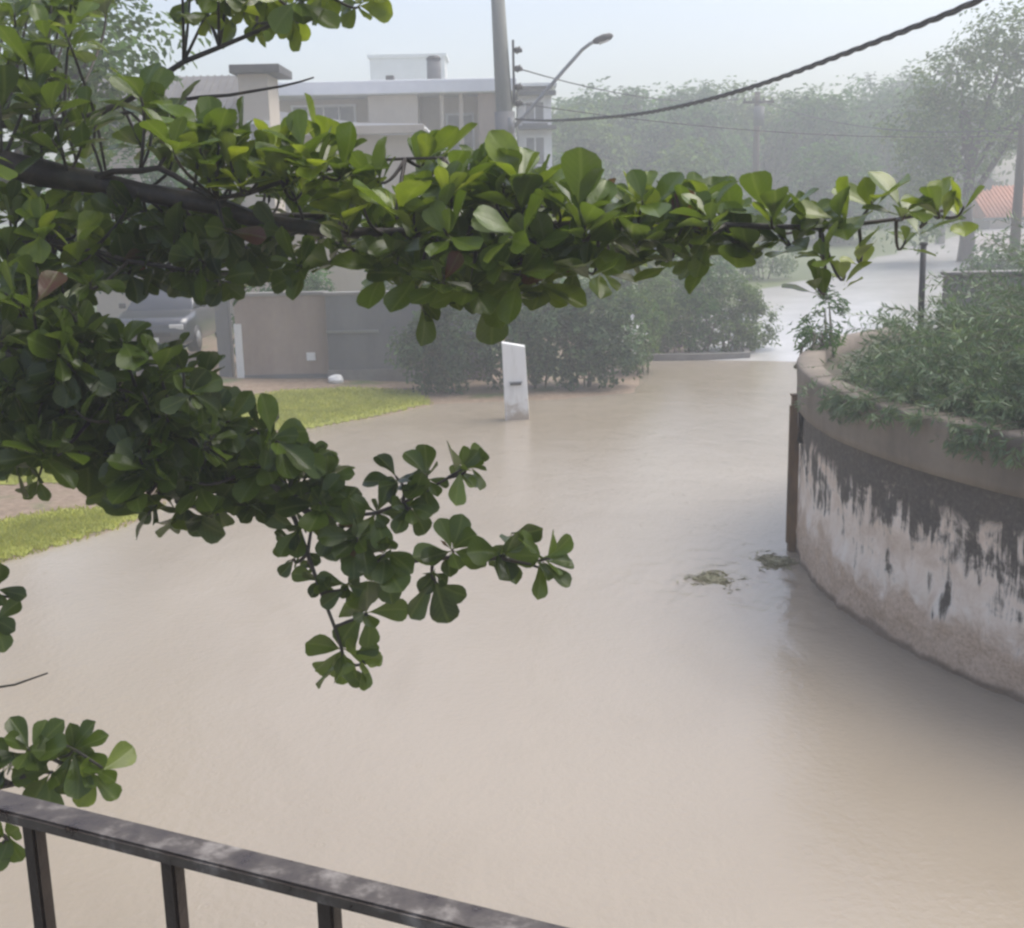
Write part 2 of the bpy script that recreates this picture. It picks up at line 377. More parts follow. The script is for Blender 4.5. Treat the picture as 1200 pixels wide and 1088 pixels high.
(0.566,5.057,3.84,0.13,0.2,0.97,8,0.145,0.0,1.0),
(-0.803,5.165,3.946,0.12,0.32,0.94,7,0.164,0.31,1.0),
(-0.091,5.245,3.79,-0.04,0.24,0.97,9,0.158,0.22,1.0),
(-0.512,5.209,3.742,-0.4,-0.09,0.91,8,0.141,0.28,1.0),
(-0.242,4.799,3.808,-0.18,-0.27,0.95,6,0.134,0.2,1.0),
(0.257,4.928,3.736,-0.41,-0.04,0.91,7,0.153,0.12,1.0),
(0.243,4.912,3.808,0.02,-0.25,0.97,8,0.144,0.34,1.0),
(-0.841,5.056,4.027,0.18,-0.3,0.93,9,0.144,0.11,1.0),
(0.627,5.158,3.892,0.26,0.03,0.96,7,0.165,0.3,1.0),
(0.118,4.778,3.714,-0.35,0.08,0.94,7,0.163,0.04,1.0),
(-0.174,4.969,4.007,-0.03,-0.29,0.96,8,0.15,0.11,1.0),
(0.514,5.24,3.78,-0.1,-0.53,0.84,6,0.14,0.09,1.0),
(-0.53,4.901,3.852,0.1,-0.34,0.93,7,0.166,0.37,1.0),
(0.017,4.877,3.854,0.27,-0.5,0.82,6,0.149,0.21,1.0),
(0.367,5.094,3.978,-0.27,0.06,0.96,6,0.163,0.05,1.0),
(-0.352,5.173,3.767,0.26,0.07,0.96,9,0.15,0.18,1.0),
(-0.377,4.884,3.922,0.12,-0.57,0.81,9,0.157,0.05,1.0),
(-0.437,5.111,4.014,0.19,-0.33,0.93,7,0.147,0.21,1.0),
(-0.774,4.888,3.836,-0.2,0.22,0.95,8,0.133,0.16,1.0),
(-0.641,4.852,3.914,0.34,-0.48,0.81,6,0.16,0.39,1.0),
(-0.142,5.045,3.736,-0.36,-0.44,0.82,6,0.158,0.13,1.0),
(-0.286,4.945,3.863,0.42,-0.35,0.84,6,0.139,0.06,1.0),
(-0.178,4.764,3.872,-0.01,-0.25,0.97,8,0.152,0.35,1.0),
(0.5,4.903,3.962,-0.29,-0.23,0.93,9,0.131,0.24,1.0),
(-0.865,5.187,3.886,-0.41,0.03,0.91,7,0.143,0.34,1.0),
(0.818,5.154,3.904,-0.27,-0.35,0.9,9,0.167,0.37,1.0),
(-0.374,5.021,3.659,-0.39,-0.27,0.88,7,0.133,0.12,1.0),
(-0.125,4.771,3.938,0.34,-0.29,0.89,6,0.165,0.02,1.0),
(0.095,5.224,3.814,-0.25,0.19,0.95,7,0.134,0.21,1.0),
(0.79,4.778,3.823,-0.06,0.15,0.99,8,0.148,0.05,1.0),
(0.401,5.038,3.746,0.29,-0.37,0.88,9,0.151,0.29,1.0),
(0.157,5.224,3.98,0.17,-0.42,0.89,7,0.135,0.34,1.0),
(0.384,4.862,3.859,0.43,-0.15,0.89,8,0.147,0.02,1.0),
(-0.971,4.525,3.853,0.4,-0.89,-0.2,8,0.153,0.0,1.0),
(-1.469,4.863,3.822,-0.8,-0.38,0.46,9,0.139,0.06,1.0),
(-1.627,4.755,3.902,0.08,-0.95,-0.32,6,0.143,0.39,1.0),
(-1.25,4.831,3.962,0.32,-0.74,-0.59,8,0.151,0.2,1.0),
(-1.734,5.024,4.069,0.1,-0.89,-0.45,9,0.141,0.14,1.0),
(-1.109,4.51,3.876,-0.1,-0.99,-0.1,7,0.151,0.17,1.0),
(-1.392,4.919,3.838,0.37,-0.76,0.54,8,0.124,0.27,1.0),
(-1.12,4.893,3.959,-0.58,0.38,0.72,7,0.136,0.25,1.0),
(-0.882,4.609,3.882,-0.55,-0.69,0.46,7,0.127,0.21,1.0),
(-1.644,5.098,3.925,-0.76,-0.07,-0.65,7,0.156,0.18,1.0),
(-1.747,4.846,3.976,-0.07,-1.0,-0.05,9,0.131,0.31,1.0),
(-1.024,4.829,3.963,0.8,-0.12,-0.59,9,0.133,0.38,1.0),
(-1.746,4.819,4.05,-0.4,-0.49,0.78,6,0.157,0.1,1.0),
(-1.213,4.641,3.839,-0.02,-0.91,-0.41,7,0.137,0.24,1.0),
(-1.429,4.589,3.995,0.23,-0.65,0.72,7,0.129,0.39,1.0),
(-1.316,4.782,3.97,-0.27,-0.83,0.49,9,0.14,0.4,1.0),
(-1.202,4.694,3.803,-0.32,-0.65,0.69,7,0.133,0.11,1.0),
(-1.337,4.751,3.856,0.84,-0.24,-0.49,6,0.146,0.02,1.0),
(-1.205,4.511,3.749,0.18,-0.76,-0.62,8,0.133,0.16,1.0),
(-1.196,4.872,3.857,-0.38,-0.89,0.23,9,0.128,0.08,1.0),
(-1.562,4.786,3.813,-0.31,-0.7,-0.65,8,0.145,0.04,1.0),
(-1.428,4.577,3.78,0.44,-0.73,0.52,9,0.142,0.05,1.0),
(-1.239,4.602,3.908,-0.72,-0.69,-0.08,9,0.136,0.07,1.0),
(-1.054,4.757,3.752,-0.02,-0.66,0.75,9,0.148,0.1,1.0),
(-1.319,4.071,3.56,-0.2,-0.53,0.83,9,0.134,0.11,1.0),
(-1.191,4.034,3.474,0.07,0.28,0.96,8,0.142,0.02,1.0),
(-1.239,4.434,3.476,-0.13,-0.18,0.98,8,0.134,0.06,1.0),
(-1.12,4.381,3.398,0.12,0.19,0.97,8,0.128,0.14,1.0),
(-1.165,4.233,3.434,-0.15,-0.09,0.99,7,0.142,0.06,1.0),
(-1.335,4.194,3.473,0.14,-0.22,0.97,9,0.145,0.04,1.0),
(0.928,4.262,3.935,-0.17,-0.22,0.96,7,0.15,0.5,0.8),
(1.06,4.373,3.901,0.22,-0.6,0.77,7,0.16,0.5,0.8),
(1.17,4.271,3.913,-0.41,-0.63,0.66,6,0.15,0.6,0.8),
(1.275,4.261,3.963,-0.31,-0.59,0.75,5,0.17,0.7,0.8),
(1.369,4.197,3.938,0.16,-0.48,0.86,6,0.15,0.5,0.8),
(1.498,4.229,3.935,-0.47,-0.08,0.88,7,0.15,0.6,0.8),
(1.563,4.181,3.94,-0.0,-0.59,0.8,6,0.12,0.8,0.8),
(0.996,4.286,3.836,-0.46,-0.53,0.71,6,0.15,0.2,0.8),
(0.867,4.32,3.823,-0.09,-0.41,0.91,7,0.15,0.1,0.8),
(0.681,4.297,3.812,0.26,-0.61,0.75,7,0.15,0.1,0.8),
(1.087,4.166,3.795,-0.54,-0.06,0.84,6,0.12,0.5,0.8),
(1.26,4.356,3.768,-0.35,-0.3,0.89,6,0.12,0.9,0.8),
(1.179,4.223,3.717,0.04,-0.15,0.99,5,0.11,0.95,0.8),
(1.097,4.247,3.672,-0.46,-0.19,0.87,5,0.11,0.3,0.8),
(1.523,4.423,3.891,0.33,-0.26,0.91,6,0.14,0.2,0.8),
(1.44,4.397,3.823,0.25,-0.13,0.96,4,0.1,0.6,0.8),
(-1.553,4.251,3.409,-0.39,0.34,0.86,7,0.107,0.17,1.0),
(-1.043,4.227,3.141,-0.06,-0.66,-0.75,8,0.147,0,1.0),
(-1.169,4.083,3.234,0.61,-0.78,-0.13,7,0.154,0.34,1.0),
(-1.554,4.026,3.43,-0.38,-0.91,-0.15,8,0.13,0.2,1.0),
(-1.025,4.098,3.339,0.59,-0.71,0.39,6,0.113,0,1.0),
(-1.238,3.986,3.127,-0.44,-0.73,0.53,9,0.154,0.25,1.0),
(-1.628,4.179,3.536,-0.82,-0.01,0.57,8,0.147,0.29,1.0),
(-1.68,4.389,3.639,0.42,-0.91,0.02,7,0.115,0.34,1.0),
(-1.84,4.274,3.294,0.25,-0.97,0.02,8,0.144,0,1.0),
(-1.435,4.12,3.174,0.4,-0.77,0.49,8,0.143,0,1.0),
(-1.361,4.038,3.401,-0.79,-0.61,-0.1,7,0.149,0,1.0),
(-1.411,4.234,3.19,0.23,-0.07,0.97,6,0.122,0.32,1.0),
(-1.316,4.001,3.174,-0.43,-0.87,0.25,8,0.113,0,1.0),
(-1.756,4.143,3.137,-0.7,-0.5,-0.51,7,0.123,0.0,1.0),
(-1.263,4.081,3.236,-0.67,-0.56,0.49,8,0.109,0,1.0),
(-1.317,4.49,3.099,-0.13,-0.08,0.99,8,0.149,0.34,1.0),
(-1.855,4.516,3.215,0.98,0.08,-0.2,6,0.127,0,1.0),
(-1.207,4.025,3.034,0.97,0.23,0.1,8,0.112,0,1.0),
(-0.792,3.963,3.224,0.66,-0.75,0.02,8,0.141,0.25,1.0),
(-1.274,4.245,3.05,0.73,-0.58,-0.36,6,0.113,0.22,1.0),
(-1.802,4.406,3.556,-0.44,0.74,-0.51,8,0.154,0.09,1.0),
(-1.032,4.469,3.163,-0.12,-0.48,0.87,7,0.142,0.2,1.0),
(-1.753,4.394,3.294,-0.41,-0.21,0.89,7,0.114,0.1,1.0),
(-1.473,3.909,3.544,0.98,-0.2,-0.01,8,0.133,0.12,1.0),
(-1.812,4.258,3.208,-0.42,-0.85,0.3,9,0.131,0,1.0),
(-1.514,3.922,3.217,0.65,0.27,0.71,7,0.142,0.29,1.0),
(-1.217,4.4,3.211,0.55,-0.63,-0.56,9,0.14,0,1.0),
(-1.505,4.128,3.161,0.51,-0.85,-0.11,9,0.148,0.14,1.0),
(-1.243,4.014,3.382,-0.45,0.18,0.87,7,0.122,0,1.0),
(-0.775,4.016,3.167,-0.04,-1.0,0.06,6,0.126,0.21,1.0),
(-1.471,4.223,3.378,-0.88,0.12,0.46,9,0.109,0,1.0),
(-1.015,4.007,3.291,0.51,-0.71,0.49,7,0.126,0.03,1.0),
(-1.193,4.129,2.983,0.43,-0.51,0.75,9,0.152,0.18,1.0),
(-1.81,4.523,3.61,0.8,0.16,0.57,9,0.107,0.02,1.0),
(-1.163,4.179,3.296,0.24,-0.84,0.49,7,0.139,0.17,1.0),
(-1.446,4.394,3.217,-0.32,-0.12,0.94,9,0.135,0.1,1.0),
(-1.112,4.19,3.143,0.28,-0.95,-0.15,7,0.145,0.34,1.0),
(-1.55,4.49,3.455,0.29,-0.86,0.43,7,0.153,0.1,1.0),
(-1.746,4.088,3.487,-0.4,0.59,-0.7,7,0.109,0.17,1.0),
(-1.208,4.174,3.084,-0.96,0.25,-0.11,7,0.119,0.32,1.0),
(-1.461,4.208,3.307,0.88,0.03,0.48,6,0.127,0.26,1.0),
(-1.852,4.503,3.488,0.5,-0.71,0.49,8,0.141,0.16,1.0),
(-1.498,4.035,3.398,1.0,0.05,-0.02,7,0.109,0.14,1.0),
(-1.457,3.968,3.336,-0.62,-0.07,0.78,7,0.15,0,1.0),
(-1.498,4.102,3.629,-0.53,0.23,0.82,7,0.112,0.03,1.0),
(-1.049,3.901,3.397,0.73,-0.67,0.1,8,0.108,0,1.0),
(-1.62,4.23,3.265,-0.93,0.35,0.12,6,0.127,0.01,1.0),
(-1.6,4.404,3.218,0.65,0.17,0.74,8,0.119,0.04,1.0),
(-1.182,4.034,3.309,0.46,-0.79,0.4,8,0.112,0.19,1.0),
(-1.215,4.005,3.16,0.83,-0.33,-0.45,7,0.146,0.32,1.0),
(-1.848,4.396,3.31,0.48,0.44,0.76,8,0.115,0,1.0),
(-1.637,4.137,3.463,-0.33,-0.94,-0.12,6,0.139,0,1.0),
(-0.9,4.258,2.995,-0.69,-0.7,-0.18,6,0.143,0.11,1.0),
(-1.269,4.525,3.343,-0.47,0.69,-0.55,9,0.152,0.28,1.0),
(-1.087,3.993,3.084,-0.46,-0.67,0.58,8,0.112,0.02,1.0),
(-1.628,4.274,3.56,0.18,-0.64,0.75,9,0.126,0.19,1.0),
(-1.567,4.412,3.176,0.37,-0.85,-0.36,7,0.149,0.03,1.0),
(-1.872,4.54,3.4,0.27,-0.54,0.79,9,0.106,0.08,1.0),
(-1.287,4.425,3.307,0.39,-0.9,-0.2,8,0.134,0.01,1.0),
(-1.459,4.035,3.529,-0.15,-0.05,0.99,9,0.153,0.0,1.0),
(-1.004,4.085,3.076,0.42,0.32,0.85,6,0.146,0,1.0),
(-0.857,4.315,3.048,-0.36,-0.16,0.92,7,0.115,0.0,1.0),
(-1.567,4.002,3.256,0.83,-0.12,0.55,6,0.142,0.05,1.0),
(-1.457,4.017,3.591,0.93,0.01,0.37,8,0.115,0,1.0),
(-1.593,3.935,3.254,0.98,0.17,0.04,7,0.115,0.17,1.0),
(-1.217,4.059,3.266,0.33,-0.62,0.71,8,0.141,0,1.0),
(-1.654,3.991,3.728,-0.72,-0.18,0.67,7,0.126,0.12,1.0),
(-1.483,4.44,3.409,0.73,0.28,0.63,8,0.112,0.06,1.0),
(-1.019,4.389,3.081,0.04,-0.06,1.0,6,0.138,0.07,1.0),
(-1.264,3.981,3.164,0.12,-0.65,0.75,9,0.118,0.09,1.0),
(-0.923,4.127,3.072,0.46,-0.55,0.7,7,0.127,0,1.0),
(-1.263,4.012,3.055,-0.1,-0.6,0.79,6,0.129,0,1.0),
(-1.178,4.303,3.182,0.54,-0.51,0.67,8,0.125,0.13,1.0),
(-1.743,4.297,3.345,-0.91,0.3,0.29,6,0.137,0.19,1.0),
(-1.008,3.942,3.241,0.71,0.14,0.69,8,0.13,0.19,1.0),
(-0.875,4.069,3.13,-0.13,-0.8,0.59,9,0.128,0.16,1.0),
(-0.818,4.466,3.024,-0.02,0.07,1.0,6,0.147,0,1.0),
(-0.965,4.023,3.286,0.37,-0.92,0.1,6,0.114,0.12,1.0),
(-1.703,4.02,3.586,0.93,0.04,0.37,6,0.153,0.02,1.0),
(-1.278,3.978,3.1,-0.16,-0.99,-0.02,6,0.137,0.13,1.0),
(-1.708,4.025,3.44,-0.5,-0.54,0.67,9,0.13,0.15,1.0),
(-1.11,4.177,3.095,-0.49,-0.84,-0.24,8,0.147,0,1.0),
(-1.72,4.26,3.708,0.32,-0.49,0.81,9,0.105,0,1.0),
(-1.674,4.481,3.148,0.98,0.13,0.11,8,0.14,0.17,1.0),
(-1.575,4.193,3.327,0.14,-0.86,-0.5,9,0.153,0.13,1.0),
(-0.996,4.496,3.086,0.29,-0.88,0.37,8,0.149,0.18,1.0),
(-1.178,4.516,3.256,-0.65,-0.25,0.71,7,0.112,0.12,1.0),
(-1.477,3.971,3.498,-0.01,-0.97,0.23,9,0.137,0,1.0),
(-1.64,4.478,3.702,0.71,-0.47,0.52,9,0.146,0.25,1.0),
(-1.341,4.109,3.354,0.27,-0.76,0.6,9,0.143,0,1.0),
(-0.974,4.131,3.043,0.09,-0.95,0.31,8,0.134,0.34,1.0),
(-0.906,4.154,3.233,-0.99,-0.06,0.12,7,0.133,0,1.0),
(-1.496,4.367,3.042,0.23,-0.97,0.1,8,0.135,0,1.0),
(-1.591,4.133,3.361,-0.1,-0.67,0.73,7,0.109,0,1.0),
(-1.631,4.07,3.272,0.75,0.03,0.66,8,0.127,0.15,1.0),
(-0.809,4.132,3.043,-0.58,-0.32,0.75,9,0.132,0.03,1.0),
(-1.766,4.355,3.466,0.49,-0.79,0.36,6,0.141,0,1.0),
(-1.409,4.059,3.452,0.57,-0.51,0.65,8,0.121,0.35,1.0),
(-1.718,4.506,3.68,0.24,-0.96,-0.13,6,0.133,0.12,1.0),
(-1.875,4.473,3.589,0.74,-0.55,0.4,7,0.111,0.01,1.0),
(-1.565,3.975,3.698,0.59,0.03,0.81,6,0.148,0.23,1.0),
(-1.511,4.099,3.676,-0.9,-0.35,0.28,9,0.107,0,1.0),
(-1.409,4.502,3.226,-0.33,-0.18,0.93,9,0.136,0.32,1.0),
(-1.68,4.048,3.201,0.11,-0.61,0.78,7,0.129,0,1.0),
(-1.585,4.068,3.607,-0.82,-0.12,0.57,9,0.155,0.33,1.0),
(-1.584,3.944,3.204,0.49,-0.67,0.56,9,0.132,0,1.0),
(-0.716,4.309,3.059,0.31,0.21,0.93,9,0.135,0.31,1.0),
(-1.37,4.135,3.028,-0.31,-0.69,0.65,6,0.136,0.34,1.0),
(-1.526,4.471,3.218,0.34,0.21,0.92,7,0.152,0.27,1.0),
(-1.738,4.038,3.383,-0.76,-0.51,-0.39,8,0.129,0,1.0),
(-1.369,4.392,3.128,-0.4,-0.6,0.69,6,0.146,0.31,1.0),
(-0.79,4.466,3.071,0.02,-0.76,0.65,9,0.11,0.1,1.0),
(-2.176,5.28,2.918,-0.69,-0.69,-0.19,8,0.132,0,1.0),
(-1.558,5.255,2.936,-0.19,-0.96,0.22,8,0.135,0,1.0),
(-1.803,4.73,2.998,0.52,-0.59,0.61,7,0.147,0,1.0),
(-1.739,5.185,3.331,0.7,-0.42,0.58,6,0.124,0.14,1.0),
(-1.606,5.247,3.121,0.86,0.14,0.49,7,0.145,0,1.0),
(-1.989,5.283,3.373,-0.92,0.24,-0.3,7,0.146,0.11,1.0),
(-1.684,4.719,3.004,0.6,-0.56,0.57,8,0.151,0,1.0),
(-1.6,5.196,3.054,-0.96,0.18,-0.22,9,0.136,0,1.0),
(-1.596,5.006,3.239,0.75,-0.55,0.36,9,0.16,0,1.0),
(-1.871,4.984,3.484,0.46,-0.78,0.42,6,0.124,0,1.0),
(-1.091,4.969,2.987,0.17,-0.93,0.32,6,0.133,0.06,1.0),
(-1.758,5.21,3.054,0.87,-0.43,-0.23,8,0.144,0.09,1.0),
(-2.079,4.976,3.208,-0.57,-0.7,0.43,7,0.13,0.06,1.0),
(-1.965,5.158,3.579,0.25,-0.96,0.07,6,0.149,0,1.0),
(-1.91,4.935,3.356,0.42,-0.79,0.44,8,0.151,0.12,1.0),
(-1.457,4.947,2.915,0.96,-0.26,0.04,7,0.149,0,1.0),
(-1.291,5.057,2.886,-0.13,-0.94,0.32,8,0.124,0.06,1.0),
(-1.398,4.99,2.946,0.19,0.29,0.94,9,0.139,0,1.0),
(-2.112,5.153,3.615,0.61,-0.77,0.19,6,0.124,0,1.0),
(-1.745,4.917,3.369,0.01,-0.24,0.97,9,0.151,0.09,1.0),
(-1.72,4.743,3.64,-0.13,-0.77,0.63,8,0.155,0,1.0),
(-1.406,4.827,3.207,-0.43,-0.07,0.9,9,0.146,0,1.0),
(-1.408,5.021,3.048,-0.87,0.26,0.41,9,0.144,0,1.0),
(-1.997,4.871,3.447,0.75,0.25,0.61,9,0.123,0,1.0),
(-1.943,5.001,3.059,-0.74,-0.26,0.62,8,0.127,0.07,1.0),
(-1.901,4.798,3.037,0.64,0.23,0.73,9,0.152,0,1.0),
(-1.945,4.73,3.372,0.21,-0.6,0.77,9,0.133,0.12,1.0),
(-2.14,5.127,3.065,-0.33,-0.89,0.31,8,0.155,0.01,1.0),
(-1.16,5.017,3.022,0.32,-0.1,-0.94,7,0.141,0.03,1.0),
(-1.705,5.213,2.864,-0.44,-0.33,0.83,7,0.142,0.06,1.0),
(-1.738,4.749,3.34,0.67,-0.74,0.11,8,0.157,0.19,1.0),
(-2.208,5.248,3.538,0.59,-0.39,0.71,6,0.158,0,1.0),
(-1.559,4.965,2.985,-0.81,-0.57,-0.16,6,0.122,0,1.0),
(-1.745,5.027,3.015,-0.33,-0.66,0.67,6,0.131,0.11,1.0),
(-1.824,5.049,3.437,0.96,-0.07,-0.27,6,0.128,0,1.0),
(-2.199,5.083,3.152,-0.48,-0.87,0.11,8,0.153,0.04,1.0),
(-1.43,4.872,3.081,0.52,0.76,0.39,6,0.123,0.0,1.0),
(-1.35,5.259,2.978,-0.08,-0.96,0.28,6,0.135,0,1.0),
(-1.843,4.963,3.155,0.43,-0.86,0.29,7,0.153,0,1.0),
(-2.088,4.987,3.281,0.07,-0.99,-0.12,8,0.125,0.12,1.0),
(-1.783,5.267,3.122,0.22,-0.71,0.67,7,0.15,0.06,1.0),
(-1.463,5.252,3.077,0.02,-0.72,0.69,6,0.132,0,1.0),
(-2.075,5.173,3.126,-0.16,-0.91,-0.38,8,0.14,0,1.0),
(-1.722,4.799,3.14,-0.05,-0.99,-0.14,8,0.122,0,1.0),
(-1.416,5.129,3.17,-0.28,-0.93,0.23,9,0.134,0,1.0),
(-2.107,5.279,3.262,0.5,-0.6,0.62,9,0.159,0,1.0),
(-2.232,5.142,2.942,0.45,-0.86,0.24,8,0.124,0,1.0),
(-2.195,5.139,3.401,0.76,0.35,0.54,7,0.157,0.19,1.0),
(-2.056,5.194,3.607,0.5,-0.67,0.54,9,0.139,0,1.0),
(-1.681,4.906,3.285,0.16,-0.86,0.49,9,0.156,0,1.0),
(-1.671,4.301,3.801,-0.34,0.22,0.92,6,0.135,0.5,1.0),
(-1.775,4.786,3.854,0.11,0.11,0.99,8,0.159,0.33,1.0),
(-1.767,4.789,3.954,-0.28,-0.04,0.96,6,0.156,0.79,1.0),
(-1.789,4.362,3.89,-0.04,0.18,0.98,6,0.132,0.54,1.0),
(-1.659,4.304,3.924,-0.26,-0.52,0.81,8,0.134,0.75,1.0),
(-1.797,4.443,3.739,0.3,-0.42,0.86,7,0.125,0.72,1.0),
(-1.781,4.598,4.022,-0.37,0.19,0.91,7,0.13,0.55,1.0),
(-1.568,4.401,3.853,-0.06,-0.29,0.96,6,0.156,0.7,1.0),
(-1.613,4.672,3.877,0.18,-0.42,0.89,6,0.12,0.71,1.0),
(-1.805,4.608,3.686,0.3,-0.52,0.8,9,0.124,0.66,1.0),
(-1.839,4.533,4.015,-0.15,0.1,0.98,9,0.143,0.56,1.0),
(-1.499,4.341,3.755,0.23,-0.49,0.84,7,0.126,0.32,1.0),
(-1.875,4.808,3.852,-0.32,0.19,0.93,9,0.13,0.71,1.0),
(-1.635,4.629,3.922,-0.27,-0.43,0.86,7,0.141,0.74,1.0),
(-1.894,4.766,3.895,-0.03,0.19,0.98,6,0.131,0.64,1.0),
(-1.732,4.564,3.696,0.07,-0.36,0.93,9,0.139,0.63,1.0),
(-1.773,4.429,3.973,0.37,0.24,0.9,8,0.129,0.48,1.0),
(-1.671,4.457,4.012,0.3,-0.32,0.9,9,0.156,0.61,1.0),
(-1.804,4.875,3.769,0.13,-0.52,0.84,7,0.151,0.32,1.0),
(-1.786,4.334,3.824,0.42,-0.09,0.9,6,0.138,0.57,1.0),
(-1.635,4.749,3.813,0.18,-0.24,0.96,8,0.123,0.45,1.0),
(-1.912,4.562,3.747,-0.17,0.12,0.98,6,0.15,0.44,1.0),
(-1.335,4.551,4.418,-0.34,-0.39,0.85,7,0.152,0.46,1.0),
(-1.728,4.65,4.51,0.35,0.27,0.9,9,0.175,0.35,1.0),
(-1.845,5.296,4.506,-0.06,-0.33,0.94,9,0.134,0.34,1.0),
(-2.02,5.242,4.744,0.05,-0.49,0.87,6,0.146,0.46,1.0),
(-1.456,4.927,4.264,-0.35,-0.13,0.93,8,0.134,0.47,1.0),
(-1.866,4.802,4.294,0.38,-0.52,0.77,8,0.163,0.22,1.0),
(-1.267,5.191,4.291,0.1,0.32,0.94,7,0.174,0.02,1.0),
(-1.674,4.92,4.232,-0.31,-0.34,0.89,6,0.146,0.47,1.0),
(-1.399,5.263,4.273,-0.23,-0.53,0.81,8,0.173,0.02,1.0),
(-1.224,4.591,4.331,-0.03,-0.08,1.0,7,0.148,0.07,1.0),
(-1.59,4.72,4.289,-0.35,0.08,0.93,7,0.134,0.46,1.0),
(-1.336,4.689,4.344,0.02,-0.22,0.98,8,0.178,0.48,1.0),
(-1.642,4.505,4.241,-0.34,-0.16,0.93,8,0.148,0.11,1.0),
(-1.808,4.739,4.585,0.42,-0.16,0.89,9,0.136,0.04,1.0),
(-1.904,4.82,4.555,0.34,-0.09,0.94,7,0.132,0.45,1.0),
(-1.794,4.973,4.666,0.14,-0.51,0.85,7,0.173,0.37,1.0),
(-1.656,4.799,4.636,-0.16,-0.17,0.97,9,0.16,0.27,1.0),
(-1.743,4.629,4.395,0.23,-0.25,0.94,7,0.174,0.25,1.0),
(-1.558,4.598,4.341,-0.14,-0.47,0.87,7,0.138,0.27,1.0),
(-1.651,4.532,4.353,-0.34,0.26,0.91,7,0.133,0.03,1.0),
(-1.834,4.535,4.374,-0.13,0.14,0.98,8,0.159,0.01,1.0),
(-1.847,5.424,4.862,-0.4,0.29,0.87,9,0.166,0.4,1.0),
(-1.925,5.492,4.816,-0.4,-0.27,0.88,9,0.161,0.41,1.0),
(-2.04,5.457,4.878,0.29,-0.44,0.85,7,0.143,0.53,1.0),
(-2.18,5.492,4.795,-0.09,-0.56,0.82,7,0.132,0.35,1.0),
(-1.74,5.118,4.731,0.44,-0.09,0.89,9,0.138,0.59,1.0),
(-1.729,5.491,4.85,-0.33,-0.09,0.94,7,0.161,0.35,1.0),
(-1.969,5.106,4.769,0.25,-0.25,0.93,8,0.141,0.19,1.0),
(-1.878,5.277,4.854,-0.17,-0.48,0.86,7,0.142,0.38,1.0),
(-0.591,5.12,4.816,-0.66,-0.6,0.46,6,0.128,0.44,1.0),
(-0.89,4.801,4.822,-0.6,-0.59,0.54,9,0.121,0.93,1.0),
(-1.191,4.993,4.879,0.4,-0.92,0.03,9,0.151,0.42,1.0),
(-0.676,4.856,4.792,-0.69,-0.18,0.7,6,0.158,0.58,1.0),
(-0.577,4.872,4.839,-0.21,0.3,0.93,8,0.14,0.88,1.0),
(-0.511,5.033,4.829,0.04,-1.0,0.03,9,0.13,0.87,1.0),
(-1.063,5.083,4.868,0.83,-0.47,-0.31,9,0.153,0.98,1.0),
(-0.771,4.801,4.764,0.38,-0.93,0.05,9,0.159,0.46,1.0),
(-1.188,5.153,4.813,0.76,-0.63,-0.15,6,0.125,0.87,1.0),
(-1.244,5.047,4.827,0.1,-0.87,0.49,6,0.157,0.48,1.0),
(-0.755,4.976,4.856,-0.31,-0.82,-0.47,6,0.138,0.88,1.0),
(-0.999,5.141,4.825,0.25,-0.72,-0.65,8,0.155,0.65,1.0),
(-0.89,5.136,4.8,-0.54,-0.72,-0.43,9,0.156,0.76,1.0),
(-1.079,5.167,4.796,-0.61,-0.76,-0.24,6,0.159,0.95,1.0),
(-1.084,4.829,4.814,0.54,-0.82,-0.17,8,0.158,0.57,1.0),
(-1.225,4.858,4.852,0.42,-0.6,0.68,7,0.159,0.43,1.0),
(-1.185,5.0,4.731,-0.53,-0.66,-0.53,6,0.13,0.9,1.0),
(-0.977,5.0,4.708,-0.47,-0.69,-0.55,6,0.13,0.9,1.0),
(-0.824,5.0,4.724,-0.41,-0.71,-0.57,6,0.13,0.9,1.0),
(-0.569,5.0,4.763,0.59,-0.63,-0.51,6,0.13,0.9,1.0),
(0.111,3.95,2.795,0.87,-0.48,0.1,9,0.142,0.2,1.0),
(-0.036,3.95,2.813,0.53,-0.84,-0.11,8,0.142,0.1,1.0),
(-0.006,4.07,2.823,0.05,-0.91,-0.41,5,0.125,0.1,1.0),
(-0.214,4.0,2.818,0.22,-0.87,0.44,9,0.137,0.1,1.0),
(-0.277,4.0,2.71,0.0,-0.76,-0.65,6,0.137,0.0,1.0),
(-0.165,4.1,3.084,0.83,-0.52,0.21,8,0.125,0.3,1.0),
(-0.148,4.22,3.069,0.81,-0.45,0.38,5,0.11,0.3,1.0),
(-0.301,4.1,3.056,0.23,-0.79,0.57,8,0.12,0.1,1.0),
(-0.407,4.1,3.058,-0.23,-0.69,0.69,7,0.12,0.0,1.0),
(-0.361,4.05,2.961,0.35,-0.94,0.0,7,0.114,0.0,1.0),
(-0.412,4.17,2.943,0.65,-0.68,0.34,4,0.1,0.0,1.0),
(-0.481,4.05,2.949,0.0,-0.94,0.35,7,0.125,0.1,1.0),
(-0.453,4.0,2.807,0.11,-0.99,0.0,9,0.137,0.1,1.0),
(-0.539,4.0,2.871,-0.11,-0.99,0.11,8,0.137,0.1,1.0),
(-0.57,4.12,2.795,-0.1,-0.97,0.23,5,0.12,0.1,1.0),
(-0.633,4.05,2.905,-0.12,-0.93,0.35,8,0.137,0.1,1.0),
(-0.592,4.0,2.686,0.0,-0.99,-0.11,8,0.125,0.2,1.0),
(-0.522,4.0,2.59,0.32,-0.95,0.0,7,0.137,0.2,1.0),
(-0.615,4.0,2.426,0.11,-0.65,-0.75,9,0.137,0.35,1.0),
(-0.655,4.12,2.337,-0.02,-0.71,-0.71,6,0.12,0.35,1.0),
